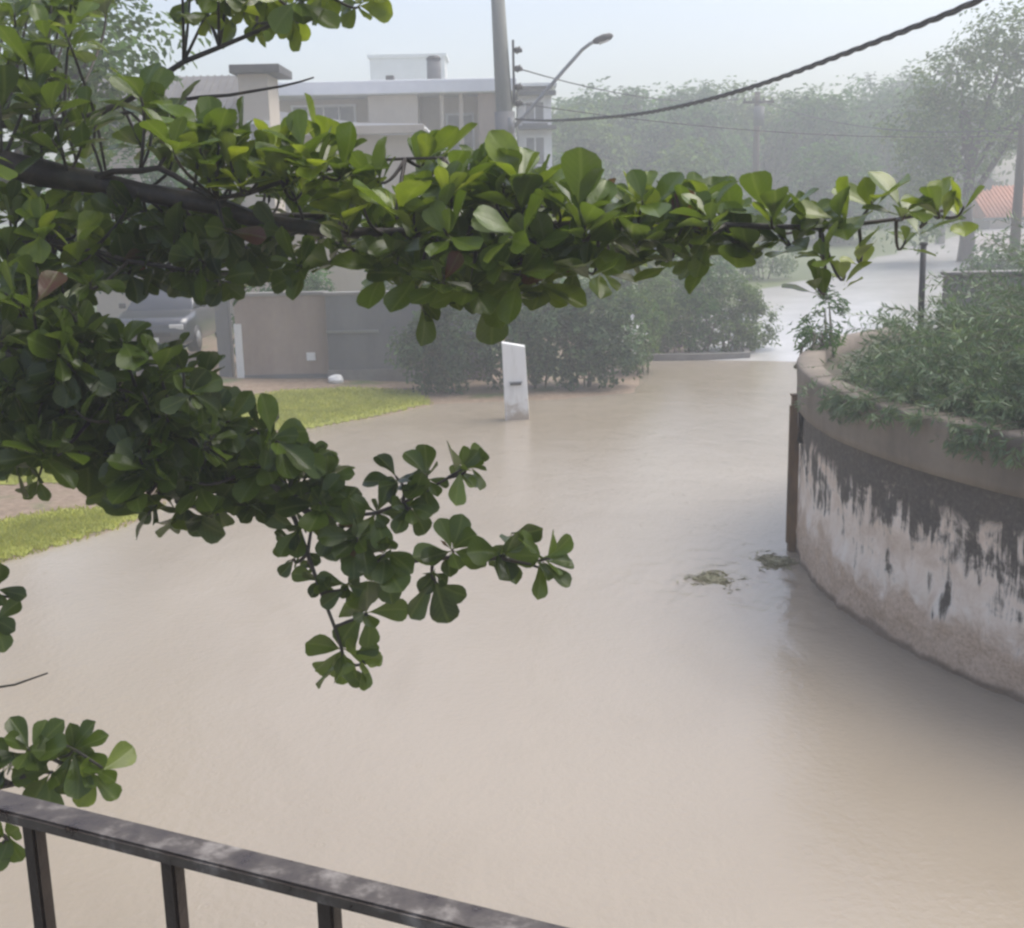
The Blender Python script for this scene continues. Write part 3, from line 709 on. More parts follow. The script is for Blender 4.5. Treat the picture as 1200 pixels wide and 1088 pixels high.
(-0.545,4.0,2.415,0.69,-0.69,-0.2,6,0.114,0.5,1.0),
(-0.689,4.05,2.703,-0.32,-0.95,0.0,6,0.103,0,1.0),
(-0.751,4.17,2.717,-0.6,-0.78,-0.19,3,0.09,0,1.0),
(-0.753,4.05,2.893,-0.44,-0.87,-0.22,7,0.114,0,1.0),
(-0.831,4.17,2.825,-0.38,-0.92,-0.1,4,0.1,0,1.0),
(-0.775,4.05,2.784,-0.53,-0.74,-0.42,4,0.091,0,1.0),
(-0.674,4.05,2.984,0.22,-0.87,0.44,8,0.137,0.1,1.0),
(-0.715,4.17,2.913,0.51,-0.67,0.53,5,0.12,0.1,1.0),
(-0.752,4.1,3.065,0.21,-0.83,0.52,9,0.137,0.1,1.0),
(-0.749,4.22,3.086,-0.19,-0.82,0.55,6,0.12,0.1,1.0),
(-0.647,4.1,3.063,0.52,-0.83,0.21,7,0.114,0.1,1.0),
(-0.714,4.22,2.995,0.4,-0.91,-0.11,4,0.1,0.1,1.0),
(-1.153,4.05,2.948,0.0,-0.6,-0.8,5,0.154,0.0,1.0),
(-1.046,4.1,2.948,0.21,-0.74,-0.64,6,0.137,0.0,1.0),
(-0.908,4.1,2.976,0.12,-0.81,-0.58,6,0.125,0.0,1.0),
(-1.287,4.1,2.953,-0.2,-0.69,-0.69,4,0.137,0.0,1.0),
(-1.415,4.2,3.057,0.0,-0.65,-0.76,5,0.125,0.0,1.0),
(-1.707,4.2,3.063,0.21,-0.64,-0.74,4,0.114,0.2,1.0),
(-1.907,4.2,2.648,0.55,-0.77,-0.33,6,0.125,0,1.0),
(-1.932,4.2,2.517,0.65,-0.75,-0.11,6,0.125,0.1,1.0),
(-1.587,3.6,2.288,0.12,-0.7,0.7,9,0.139,0.2,1.0),
(-1.448,3.6,2.285,0.33,-0.67,0.67,9,0.132,0.3,1.0),
(-1.372,3.6,2.208,0.74,-0.64,0.21,7,0.119,0.6,1.0),
(-1.525,3.6,2.211,0.0,-0.98,0.22,8,0.132,0.2,1.0),
(-1.69,3.6,2.23,-0.22,-0.87,0.44,8,0.132,0.1,1.0),
(-1.705,3.6,1.97,0.0,-0.97,-0.24,7,0.132,0.5,1.0),
(-2.116,4.613,4.269,0.2,-0.54,0.81,9,0.124,0.02,1.0),
(-2.131,4.514,3.966,-0.33,-0.47,0.82,8,0.165,0.52,1.0),
(-3.416,5.188,3.2,-0.31,-0.48,0.82,7,0.152,0.44,1.0),
(-3.049,4.554,4.45,0.31,-0.46,0.83,7,0.136,0.13,1.0),
(-2.915,4.655,4.188,0.27,0.16,0.95,7,0.143,0.6,1.0),
(-2.824,4.798,4.515,-0.05,-0.04,1.0,6,0.147,0.25,1.0),
(-2.641,4.863,3.907,0.29,-0.39,0.87,8,0.156,0.52,1.0),
(-2.141,4.343,3.277,-0.13,-0.34,0.93,8,0.156,0.46,1.0),
(-2.716,4.715,3.616,0.21,-0.45,0.87,7,0.145,0.56,1.0),
(-2.29,5.161,3.986,0.02,-0.41,0.91,7,0.137,0.08,1.0),
(-1.958,4.326,3.738,-0.05,-0.48,0.87,7,0.151,0.51,1.0),
(-3.21,4.753,4.299,0.14,-0.56,0.82,9,0.159,0.3,1.0),
(-3.304,4.959,3.974,-0.25,-0.35,0.9,9,0.149,0.25,1.0),
(-2.692,4.885,3.642,-0.27,0.17,0.95,7,0.155,0.34,1.0),
(-2.861,4.735,3.659,0.31,-0.34,0.89,9,0.129,0.15,1.0),
(-2.043,4.375,3.192,-0.02,-0.16,0.99,7,0.162,0.41,1.0),
(-3.057,4.885,4.064,0.01,-0.49,0.87,9,0.162,0.43,1.0),
(-2.922,4.795,3.215,0.26,-0.07,0.96,8,0.126,0.3,1.0),
(-2.372,4.837,3.79,-0.0,-0.4,0.92,9,0.162,0.27,1.0),
(-3.165,5.235,3.314,0.4,-0.36,0.84,8,0.123,0.08,1.0),
(-2.254,4.547,3.627,0.06,-0.03,1.0,9,0.164,0.13,1.0),
(-3.043,4.356,3.881,0.02,-0.33,0.94,7,0.15,0.34,1.0),
(-3.004,4.798,3.843,0.4,-0.21,0.89,8,0.152,0.03,1.0),
(-2.434,4.67,3.5,0.14,0.14,0.98,7,0.124,0.49,1.0),
(-2.275,4.463,3.403,0.28,-0.22,0.93,7,0.144,0.19,1.0),
(-2.991,4.566,3.563,-0.2,-0.5,0.84,9,0.15,0.08,1.0),
(-3.74,5.247,3.576,0.02,-0.05,1.0,7,0.121,0.22,1.0),
(-3.299,5.178,3.691,0.24,-0.21,0.95,6,0.139,0.4,1.0),
(-2.468,4.323,4.195,0.34,0.23,0.91,9,0.127,0.35,1.0),
(-2.527,4.486,3.139,-0.19,-0.28,0.94,8,0.147,0.19,1.0),
(-3.603,5.257,4.042,-0.36,-0.03,0.93,8,0.146,0.3,1.0),
(-2.287,4.336,3.072,0.04,0.08,1.0,6,0.14,0.05,1.0),
(-2.745,4.311,4.426,-0.28,-0.45,0.85,7,0.126,0.38,1.0),
(-2.797,5.256,3.119,0.19,0.27,0.94,7,0.155,0.07,1.0),
(-2.805,4.371,3.492,-0.34,0.09,0.94,7,0.136,0.12,1.0),
(-2.685,5.074,4.341,-0.28,-0.47,0.84,6,0.144,0.03,1.0),
(-3.151,4.539,3.509,-0.11,-0.54,0.83,7,0.125,0.54,1.0),
(-2.697,4.778,4.345,0.24,-0.42,0.88,8,0.121,0.01,1.0),
(-2.718,4.637,3.32,-0.2,0.19,0.96,9,0.163,0.31,1.0),
(-2.545,4.982,4.425,0.31,0.13,0.94,9,0.121,0.21,1.0),
(-2.654,4.578,4.079,-0.11,-0.34,0.93,8,0.143,0.53,1.0),
(-2.475,4.937,4.254,0.19,-0.18,0.97,8,0.15,0.45,1.0),
(-2.369,4.657,4.11,0.18,-0.35,0.92,9,0.133,0.53,1.0),
(-2.836,4.883,3.447,0.23,-0.56,0.8,7,0.144,0.33,1.0),
(-2.415,4.409,4.439,0.42,-0.31,0.85,7,0.144,0.17,1.0),
(-2.891,5.122,3.959,-0.08,-0.34,0.94,8,0.135,0.16,1.0),
(-3.391,5.214,4.341,0.39,0.03,0.92,6,0.158,0.02,1.0),
(-2.53,4.814,4.208,0.19,-0.36,0.91,9,0.125,0.26,1.0),
(-3.163,4.462,3.751,0.15,0.14,0.98,7,0.152,0.39,1.0),
(-2.68,5.006,3.762,-0.21,0.03,0.98,8,0.126,0.37,1.0),
(-2.861,4.59,4.366,-0.1,0.22,0.97,9,0.162,0.51,1.0),
(-2.832,4.872,3.82,-0.41,0.27,0.87,9,0.135,0.02,1.0),
(-2.494,4.902,3.939,0.36,-0.41,0.84,7,0.158,0.26,1.0),
(-3.371,4.921,3.334,-0.17,-0.31,0.93,7,0.145,0.32,1.0),
(-3.017,4.773,3.949,0.31,-0.47,0.83,9,0.121,0.33,1.0),
(-3.007,4.391,3.737,0.01,0.28,0.96,7,0.121,0.34,1.0),
(-2.969,4.444,4.153,-0.1,-0.0,1.0,9,0.121,0.07,1.0),
(-2.994,5.088,3.021,0.4,-0.33,0.86,8,0.159,0.3,1.0),
(-2.129,4.835,4.099,0.24,0.28,0.93,9,0.154,0.17,1.0),
(-2.283,5.148,4.442,0.01,-0.13,0.99,9,0.129,0.06,1.0),
(-1.847,4.337,4.202,0.23,-0.19,0.95,6,0.151,0.49,1.0),
(-2.421,4.302,3.781,-0.2,-0.38,0.9,9,0.161,0.44,1.0),
(-3.195,5.236,3.449,-0.39,-0.08,0.92,6,0.147,0.39,1.0),
(-2.834,4.337,3.875,-0.37,-0.23,0.9,7,0.127,0.3,1.0),
(-3.456,5.116,4.782,-0.3,0.21,0.93,6,0.151,0.28,1.0),
(-2.016,4.797,4.888,-0.43,-0.17,0.89,6,0.164,0.17,1.0),
(-2.848,5.267,4.844,0.08,-0.55,0.83,8,0.159,0.12,1.0),
(-3.169,4.88,4.948,0.15,-0.42,0.9,8,0.138,0.37,1.0),
(-2.629,5.168,4.855,0.02,0.25,0.97,6,0.158,0.51,1.0),
(-2.749,4.714,4.881,-0.3,-0.36,0.88,6,0.143,0.21,1.0),
(-2.589,5.322,4.584,0.15,-0.05,0.99,7,0.145,0.24,1.0),
(-2.064,4.928,4.795,0.24,0.23,0.94,6,0.157,0.5,1.0),
(-2.347,4.858,4.666,0.15,-0.35,0.92,7,0.142,0.51,1.0),
(-2.248,5.272,4.698,0.0,0.08,1.0,8,0.162,0.28,1.0),
(-2.529,5.361,5.025,-0.29,-0.25,0.92,7,0.147,0.29,1.0),
(-2.833,5.052,4.626,0.36,0.01,0.93,8,0.125,0.23,1.0),
(-2.89,4.933,4.742,-0.09,0.29,0.95,6,0.137,0.53,1.0),
(-2.257,5.038,4.75,0.1,-0.36,0.93,7,0.125,0.15,1.0),
(-3.118,4.999,4.639,-0.36,-0.48,0.8,6,0.153,0.5,1.0),
(-2.522,4.741,4.875,0.06,-0.51,0.86,7,0.152,0.65,1.0),
(-2.743,5.124,4.685,-0.14,-0.09,0.99,9,0.148,0.66,1.0),
(-2.405,5.388,4.969,0.35,-0.48,0.8,7,0.158,0.66,1.0),
(-2.908,4.705,4.819,0.22,-0.36,0.91,9,0.126,0.41,1.0),
(-2.648,5.081,4.597,-0.03,0.31,0.95,7,0.151,0.63,1.0),
(-2.923,4.762,4.708,0.37,-0.44,0.82,7,0.159,0.54,1.0),
(-2.978,5.102,4.634,0.3,-0.11,0.95,8,0.157,0.62,1.0),
(-2.02,3.663,2.001,-0.17,-0.34,0.92,6,0.117,0.43,1.0),
(-1.944,3.652,2.268,-0.19,0.3,0.93,7,0.105,0.33,1.0),
(-2.242,3.667,2.117,-0.05,0.01,1.0,6,0.124,0.24,1.0),
(-2.016,3.505,2.348,0.06,0.14,0.99,8,0.128,0.34,1.0),
(-2.391,3.737,2.407,-0.27,-0.02,0.96,8,0.129,0.26,1.0),
(-2.002,3.555,2.463,0.38,0.23,0.9,8,0.12,0.17,1.0),
(-2.276,3.791,2.402,-0.27,0.16,0.95,8,0.106,0.45,1.0),
(-2.509,3.868,2.527,-0.13,-0.33,0.93,7,0.127,0.44,1.0),
(-1.953,3.836,1.9,0.28,0.13,0.95,9,0.11,0.23,1.0)]

# ------------------------------------------------------------------ materials
def leaf_material(name, dark, mid, light, trans=.3, rgh=.38, vein=False, odd=None, spec=.5):
    def b(n, bs):
        v = N(n, 'ShaderNodeAttribute'); v.attribute_name = 'var'
        oi = N(n, 'ShaderNodeObjectInfo')
        f = math_(n, 'FRACT', math_(n, 'ADD', v.outputs['Fac'], math_(n, 'MULTIPLY', oi.outputs['Random'], 0.0)))
        stops = [(0., dark), (.28, tuple(.55*a+.25*b for a, b in zip(mid, dark))), (.55, mid), (.93, light)] if vein else [(0., dark), (.5, mid), (.93, light)]
        if odd: stops += [(.965, light), (.975, odd)]
        c = ramp(n, f, stops)
        g = N(n, 'ShaderNodeNewGeometry')
        blot = noise_tex(n, g.outputs['Position'], 14 if vein else 2.5, 3, .5)
        c = mixc(n, maprange(n, blot, .35, .7, 0, .45), c, tuple(x*.6 for x in mid))
        if vein:
            uv = N(n, 'ShaderNodeUVMap').outputs[0]
            sx = N(n, 'ShaderNodeSeparateXYZ'); L(n, uv, sx.inputs[0])
            ax = math_(n, 'ABSOLUTE', math_(n, 'SUBTRACT', sx.outputs[0], .5))
            mid_ = maprange(n, ax, .02, .07, 1, 0)
            side = math_(n, 'SINE', math_(n, 'MULTIPLY', math_(n, 'SUBTRACT', sx.outputs[1], math_(n, 'MULTIPLY', ax, .55)), 58))
            sv = maprange(n, side, .80, .98, 0, .45)
            vv = math_(n, 'MAXIMUM', mid_, sv)
            c = mixc(n, math_(n, 'MULTIPLY', vv, .16), c, (.24, .30, .09))
            bump(n, bs, math_(n, 'SUBTRACT', 1., vv), .35, .002)
        back = mixc(n, g.outputs['Backfacing'], c, mixc(n, .35, c, (.16, .20, .10)))
        L(n, back, bs.inputs['Base Color']); bs.inputs['Roughness'].default_value = rgh
        bs.inputs['Specular IOR Level'].default_value = spec
        tr = N(n, 'ShaderNodeBsdfTranslucent')
        L(n, mixc(n, .5, c, mixc(n, 1., c, (1.6, 1.5, .5), 'MULTIPLY')), tr.inputs[0])
        mx = N(n, 'ShaderNodeMixShader'); mx.inputs[0].default_value = trans
        L(n, bs.outputs[0], mx.inputs[1]); L(n, tr.outputs[0], mx.inputs[2])
        L(n, mx.outputs[0], n.nodes['Material Output'].inputs[0])
    return M(name, b)

LEAF = leaf_material('broad_leaf', (.020, .036, .007), (.108, .170, .015), (.31, .38, .03), .42, .24, True, (.10, .035, .018), spec=.5)
FAR_LEAF = leaf_material('far_foliage', (.010, .042, .006), (.038, .125, .014), (.11, .25, .03), .25, .6, spec=.15)
DARK_LEAF = leaf_material('hedge_foliage', (.014, .034, .014), (.030, .078, .026), (.13, .21, .085), .22, .5, spec=.2)
PALE_LEAF = leaf_material('pale_foliage', (.035, .075, .02), (.085, .165, .034), (.20, .29, .075), .28, .6, spec=.15)
FERN = leaf_material('trailing_foliage', (.045, .10, .045), (.12, .205, .095), (.24, .33, .17), .25, .45)
GRASS = leaf_material('grass_blade', (.24, .28, .04), (.38, .41, .065), (.50, .48, .11), .3, .6)

def bark_b(n, bs):
    g = N(n, 'ShaderNodeNewGeometry').outputs['Position']
    f = noise_tex(n, g, 22, 6, .65, .4); f2 = noise_tex(n, g, 5, 3)
    c = ramp(n, f, [(.3, (.012, .008, .006)), (.55, (.03, .021, .015)), (.75, (.07, .052, .038))])
    c = mixc(n, maprange(n, f2, .5, .7, 0, .4), c, (.07, .08, .05))
    L(n, c, bs.inputs['Base Color']); bs.inputs['Roughness'].default_value = .55; bump(n, bs, f, .6, .01)
BARK = M('wet_bark', bark_b)
def twig_b(n, bs):
    g = N(n, 'ShaderNodeNewGeometry').outputs['Position']
    c = ramp(n, noise_tex(n, g, 30, 4), [(.3, (.06, .055, .03)), (.7, (.17, .16, .09))])
    L(n, c, bs.inputs['Base Color']); bs.inputs['Roughness'].default_value = .5
TWIG = M('green_twig', twig_b)

def water_b(n, bs):
    g = N(n, 'ShaderNodeNewGeometry').outputs['Position']
    big = noise_tex(n, g, .16, 3, .5, .6); med = noise_tex(n, g, .7, 4, .55, .8, mapscale=(1, .45, 1))
    c = ramp(n, big, [(.3, (.292, .247, .186)), (.7, (.366, .316, .247))])
    c = mixc(n, maprange(n, med, .5, .75, 0, .35), c, (.28, .235, .17))
    L(n, c, bs.inputs['Base Color'])
    bs.inputs['Roughness'].default_value = .14; bs.inputs['IOR'].default_value = 1.62
    # rain rings and wind ripples
    vo = N(n, 'ShaderNodeTexVoronoi'); vo.inputs['Scale'].default_value = 5.5; L(n, g, vo.inputs['Vector'])
    dist = vo.outputs['Distance']
    ring = math_(n, 'MULTIPLY', math_(n, 'SINE', math_(n, 'MULTIPLY', dist, 38)), maprange(n, dist, .02, .42, 1, 0))
    sel = N(n, 'ShaderNodeSeparateColor'); L(n, vo.outputs['Color'], sel.inputs[0])
    ring = math_(n, 'MULTIPLY', ring, maprange(n, sel.outputs[0], .35, .9))
    fine = noise_tex(n, g, 16, 4, .6); wav = noise_tex(n, g, 2.2, 3, .5, .5, mapscale=(1, .6, 1))
    h = math_(n, 'ADD', math_(n, 'MULTIPLY', ring, .14), math_(n, 'ADD', math_(n, 'MULTIPLY', fine, .95), math_(n, 'MULTIPLY', wav, 1.6)))
    bump(n, bs, h, .27, .03)
WATER = M('muddy_flood_water', water_b)

def ground_b(n, bs):
    g = N(n, 'ShaderNodeNewGeometry').outputs['Position']
    f = noise_tex(n, g, .5, 6, .6); f2 = noise_tex(n, g, 9, 5, .65)
    c = ramp(n, f2, [(.3, (.15, .105, .07)), (.7, (.30, .225, .16))])
    sp = N(n, 'ShaderNodeSeparateXYZ'); L(n, g, sp.inputs[0])
    far = maprange(n, sp.outputs[1], 31, 40, 0, .35)
    c = mixc(n, maprange(n, math_(n, 'ADD', f, far), .52, .66), c, (.09, .12, .035))
    L(n, c, bs.inputs['Base Color']); bs.inputs['Roughness'].default_value = .7; bump(n, bs, f2, .5, .04)
GROUND = M('wet_earth', ground_b)
ROAD = rough_mat('wet_concrete_road', (.46, .45, .43), (.58, .57, .55), .8, .22, .06, False, .6)
KERB = rough_mat('kerb_concrete', (.16, .15, .14), (.26, .25, .23), 2, .6)
CREAM = rough_mat('cream_plaster', (.48, .42, .35), (.58, .52, .44), .6, .8, .05, True)
GREYWALL = rough_mat('grey_plaster', (.12, .12, .125), (.20, .20, .20), .9, .75, .1, True)
PINKWALL = rough_mat('pinkish_plaster', (.26, .20, .165), (.38, .31, .26), .9, .8, .15, True)
WHITE = rough_mat('white_paint', (.70, .70, .68), (.80, .80, .79), 1.2, .55, .03)
WHITEROOF = rough_mat('white_sheet_roof', (.66, .67, .70), (.78, .79, .80), .5, .45, .03)
ROOFGREY = rough_mat('grey_roof_sheet', (.13, .125, .12), (.21, .20, .19), 1.2, .6, .1)
DARKTRIM = rough_mat('dark_trim', (.05, .05, .05), (.09, .085, .08), 3, .6)
CONCRETE = rough_mat('pole_concrete', (.17, .18, .16), (.28, .28, .255), 1.5, .75, .15, True)
METAL = rough_mat('galvanised_metal', (.20, .21, .22), (.30, .31, .32), 4, .45, .05)
BLACK = rough_mat('black_rubber', (.012, .012, .013), (.03, .03, .032), 8, .5, .1)
RUST = rough_mat('rusty_steel', (.05, .028, .016), (.22, .115, .035), 5, .7, .3, True)
TERRA = rough_mat('terracotta_tile', (.42, .15, .07), (.60, .25, .13), 3, .7, .2)
WOODPOLE = rough_mat('weathered_wood', (.045, .036, .03), (.09, .075, .06), 4, .8, .3, True)
def muddy_b(n, bs):
    g = N(n, 'ShaderNodeNewGeometry').outputs['Position']; sp = N(n, 'ShaderNodeSeparateXYZ'); L(n, g, sp.inputs[0])
    f = noise_tex(n, g, 5, 6, .65); st = noise_tex(n, g, 6, 5, .6, mapscale=(1, 1, .12))
    m_ = maprange(n, math_(n, 'ADD', sp.outputs[2], math_(n, 'MULTIPLY', math_(n, 'SUBTRACT', f, .5), 1.1)), .02, .42, .85, 0)
    c = mixc(n, maprange(n, st, .5, .72, 0, .5), (.74, .74, .72), (.48, .47, .43))
    L(n, mixc(n, m_, c, (.33, .26, .19)), bs.inputs['Base Color']); bs.inputs['Roughness'].default_value = .5
MUDDYWHITE = M('mud_splashed_white_paint', muddy_b)
DEBRIS = rough_mat('soaked_debris', (.21, .205, .095), (.35, .32, .19), 12, .5, .5)
def glass_b(n, bs):
    bs.inputs['Base Color'].default_value = (.02, .025, .03, 1); bs.inputs['Roughness'].default_value = .08; bs.inputs['Specular IOR Level'].default_value = .7
GLASS = M('window_glass', glass_b)
def hazy_glass_b(n, bs):
    g = N(n, 'ShaderNodeNewGeometry').outputs['Position']
    L(n, ramp(n, noise_tex(n, g, 1.5, 3), [(.3, (.14, .14, .14)), (.7, (.30, .29, .28))]), bs.inputs['Base Color']); bs.inputs['Roughness'].default_value = .25
HAZY_GLASS = M('haze_tinted_window_glass', hazy_glass_b)  # pale grey panes: softening by rain haze is put into the colour
def carp_b(n, bs):
    bs.inputs['Base Color'].default_value = (.055, .06, .07, 1); bs.inputs['Roughness'].default_value = .3; bs.inputs['Metallic'].default_value = .4
    bs.inputs['Coat Weight'].default_value = .7
CARPAINT = M('dark_grey_car_paint', carp_b)
def lamp_b(n, bs):
    bs.inputs['Base Color'].default_value = (.6, .6, .58, 1); bs.inputs['Roughness'].default_value = .15
LAMPG = M('clear_lamp_cover', lamp_b)
def rail_b(n, bs):
    g = N(n, 'ShaderNodeNewGeometry').outputs['Position']
    f = noise_tex(n, g, 28, 6, .65); f2 = noise_tex(n, g, 140, 3)
    c = ramp(n, f, [(.3, (.028, .019, .015)), (.52, (.078, .066, .057)), (.7, (.24, .22, .20))])
    L(n, c, bs.inputs['Base Color']); L(n, maprange(n, f, .3, .7, .25, .6), bs.inputs['Roughness']); bump(n, bs, f2, .25, .002)
RAIL = M('wet_painted_iron', rail_b)
BALUSTER = rough_mat('dark_painted_iron', (.022, .015, .012), (.05, .038, .031), 9, .5, .15)

# ------------------------------------------------------------------ terrain, water, road
DRY = np.array([(-60, -20), (-9, -20), (-8.5, 5), (-7.2, 10), (-6, 13.4), (-5, 15), (-4.6, 18), (-3.9, 21.5), (-2.6, 22.6), (-1.5, 24.1), (.9, 24.3), (2.6, 25), (3.2, 28.5),
                (3.4, 30.2), (6, 30.2), (6.3, 31), (10.5, 30.2), (11.5, 21), (14, 19), (260, 19), (260, 300), (-260, 300), (-260, -20)], float)
def inside(x, y, P):
    c = np.zeros(x.shape, bool); n = len(P)
    for i in range(n):
        x1, y1 = P[i]; x2, y2 = P[i-1]
        if y1 == y2: continue
        c ^= ((y1 > y) != (y2 > y)) & (x < (x2-x1)*(y-y1)/(y2-y1)+x1)
    return c
def edge_dist(x, y, P):
    d = np.full(x.shape, 1e9)
    for i in range(len(P)):
        a = P[i-1]; b = P[i]; ab = b-a; t = np.clip(((x-a[0])*ab[0]+(y-a[1])*ab[1])/(ab@ab), 0, 1)
        d = np.minimum(d, np.hypot(x-a[0]-t*ab[0], y-a[1]-t*ab[1]))
    return d
def terr(x, y):
    x = np.asarray(x, float); y = np.asarray(y, float)
    ins = inside(x, y, DRY); d = edge_dist(x, y, DRY)
    ang = .012*np.sin(x*2.1+y*1.3)+.01*np.sin(x*.9-y*3.1)
    hi = np.clip(.01+.045*d, 0, .32)+ang*np.clip(d, 0, 1)
    z = np.where(ins, hi, np.clip(-.10*d, -.4, .01))
    return z + .040*np.clip(y-31, 0, 60)*ins
def zt(x, y): return float(terr(np.array([x]), np.array([y]))[0])
gx = np.concatenate([np.linspace(-70, -20, 21)[:-1], np.linspace(-20, 20, 161)[:-1], np.linspace(20, 85, 27)])
gy = np.concatenate([np.linspace(-18, 8, 14)[:-1], np.linspace(8, 36, 141)[:-1], np.linspace(36, 125, 47)])
X, Y = np.meshgrid(gx, gy); nx, ny = len(gx), len(gy)
V = np.stack([X.ravel(), Y.ravel(), terr(X.ravel(), Y.ravel())], 1)
ii, jj = np.meshgrid(np.arange(nx-1), np.arange(ny-1)); q = (jj*nx+ii).ravel()
F = np.stack([q, q+1, q+nx+1, q+nx], 1)
tag(obj('ground', np_mesh('ground', V, F, GROUND, smooth=True)), kind='structure')

# flood water: a sheet with low swells round the two places where it wells up
def water_z(x, y):
    z = np.zeros_like(x)
    for cx, cy, a, s in ((2.16, 12.2, .007, .62), (2.95, 12.76, .005, .42)):
        dx = x-cx; dy = (y-cy)*.75; r = np.hypot(dx, dy)*(1+.2*np.sin(3*np.arctan2(dy, dx)+1.1)+.12*np.sin(x*7+y*5)); g = np.exp(-(r/s)**2*.55)
        z -= a*np.cos(r*13)*g
        z += a*.9*g*(np.sin(23*dx+9*dy+2*np.sin(11*dy))*.5+np.sin(-14*dx+26*dy+2*np.sin(9*dx))*.5+np.sin(37*dx-17*dy)*.3)
    sw = .013*np.sin(6*(x-1.9)+3.2*np.sin(1.3*y))*np.exp(-(((x-2.3)/1.1)**2+((y-11.5)/1.4)**2))
    return z+sw
wx = np.concatenate([np.linspace(-30, .2, 50)[:-1], np.linspace(.2, 4.4, 120)[:-1], np.linspace(4.4, 24, 30)])
wy = np.concatenate([np.linspace(-16, 9.6, 30)[:-1], np.linspace(9.6, 14.4, 140)[:-1], np.linspace(14.4, 34, 30)])
X, Y = np.meshgrid(wx, wy); nx, ny = len(wx), len(wy)
V = np.stack([X.ravel(), Y.ravel(), water_z(X.ravel(), Y.ravel())], 1)
ii, jj = np.meshgrid(np.arange(nx-1), np.arange(ny-1)); q = (jj*nx+ii).ravel()
tag(obj('water', np_mesh('water', V, np.stack([q, q+1, q+nx+1, q+nx], 1), WATER, smooth=True)), kind='structure')

# road climbing away on the right
RC = [(9.6, 27.5), (9.9, 31), (10.6, 35), (13.0, 40), (16.8, 46), (21.5, 54), (27, 62), (33.5, 71), (43, 84), (58, 104)]
mb = MB(); vs = []; HW = 5.2
for i, p in enumerate(RC):
    a = Vector(RC[max(i-1, 0)]); b = Vector(RC[min(i+1, len(RC)-1)]); t = (b-a).normalized(); nrm = Vector((-t.y, t.x))
    for s in (-1, -.33, .33, 1):
        c = Vector(p)+nrm*HW*s; z = .040*max(0, p[1]-31)+.40 if p[1] > 38 else [-.14, .12, .54][min(i, 2)]
        vs.append((c.x, c.y, z + .05*(1-s*s)))
mb.add(vs, [(i*4+j, i*4+j+1, (i+1)*4+j+1, (i+1)*4+j) for i in range(len(RC)-1) for j in range(3)], True)
tag(mb.build('road', ROAD), kind='structure')
def kerb_line(pts, wd, h, name):
    mb = MB(); vs = []
    for i, p in enumerate(pts):
        a = Vector(pts[max(i-1, 0)][:2]); b = Vector(pts[min(i+1, len(pts)-1)][:2]); t = (b-a).normalized(); nn = Vector((-t.y, t.x))*wd/2
        c = Vector(p[:2]); z = p[2]
        vs += [(c.x-nn.x, c.y-nn.y, z-.4), (c.x-nn.x, c.y-nn.y, z+h), (c.x+nn.x, c.y+nn.y, z+h), (c.x+nn.x, c.y+nn.y, z-.4)]
    fs = [(i*4+j, i*4+(j+1) % 4, (i+1)*4+(j+1) % 4, (i+1)*4+j) for i in range(len(pts)-1) for j in range(4)]+[(0, 1, 2, 3), tuple(4*(len(pts)-1)+k for k in (3, 2, 1, 0))]
    mb.add(vs, fs); return tag(mb.build(name, KERB), kind='structure')
kerb_line([(3.25, 30.05, 0), (4.6, 29.95, 0), (6.0, 30.0, 0), (6.15, 31.2, 0.04)], .18, .16, 'kerb')
kerb_line([(4.5, 31.7, .10), (5.4, 36.6, .36), (8.4, 42.6, .46), (12.1, 48.8, .72), (16.9, 57.1, 1.08), (22.4, 65.2, 1.42)], .2, .24, 'kerb')

# lawn strips on the left bank
def lawn(poly, n, hgt, name_seed):
    rng = np.random.default_rng(name_seed); P = np.array(poly, float); lo, hi = P.min(0), P.max(0)
    pts = rng.uniform(lo, hi, (n*4, 2)); k = inside(pts[:, 0], pts[:, 1], P); pts = pts[k]
    ed = edge_dist(pts[:, 0], pts[:, 1], P); pts = pts[(ed > rng.uniform(0, .6, len(pts)))][:n]
    z = terr(pts[:, 0], pts[:, 1]); m = len(pts)
    base = np.column_stack([pts, z-.01]); th = rng.uniform(0, 6.28, m); hh = hgt*rng.uniform(.5, 1.3, m)
    s = np.column_stack([np.cos(th), np.sin(th), np.zeros(m)])*.012*rng.uniform(.7, 1.6, m)[:, None]
    tip = base+np.column_stack([rng.normal(0, .35, m)*hh, rng.normal(0, .35, m)*hh, hh])
    V = np.stack([base-s, base+s, tip], 1).reshape(-1, 3); F = np.arange(3*m).reshape(-1, 3)
    return V, F, np.repeat(np.clip(rng.normal(.55, .22, m), 0, .95), 3)
LAWNS = [([(-6.9, 11.4), (-5.95, 13.3), (-4.95, 14.9), (-4.75, 16.2), (-6.2, 15.6), (-7.6, 14.5), (-8.6, 12.6)], 26000, 'bright lime grass strip at the water edge below the leafy bough'),
         ([(-8.8, 16.5), (-7.0, 16.9), (-5.2, 17.3), (-4.4, 19.6), (-5.2, 21.8), (-7.4, 22.6), (-10.0, 21.0)], 34000, 'narrow lime grass strip behind the bare brown track'),
         ([(-4.6, 21.2), (-3.75, 21.4), (-2.65, 22.5), (-1.5, 24.0), (-1.9, 25.4), (-3.6, 25.8), (-4.9, 25.4), (-6.0, 23.6)], 26000, 'lime lawn patch in front of the grey and pink walls')]
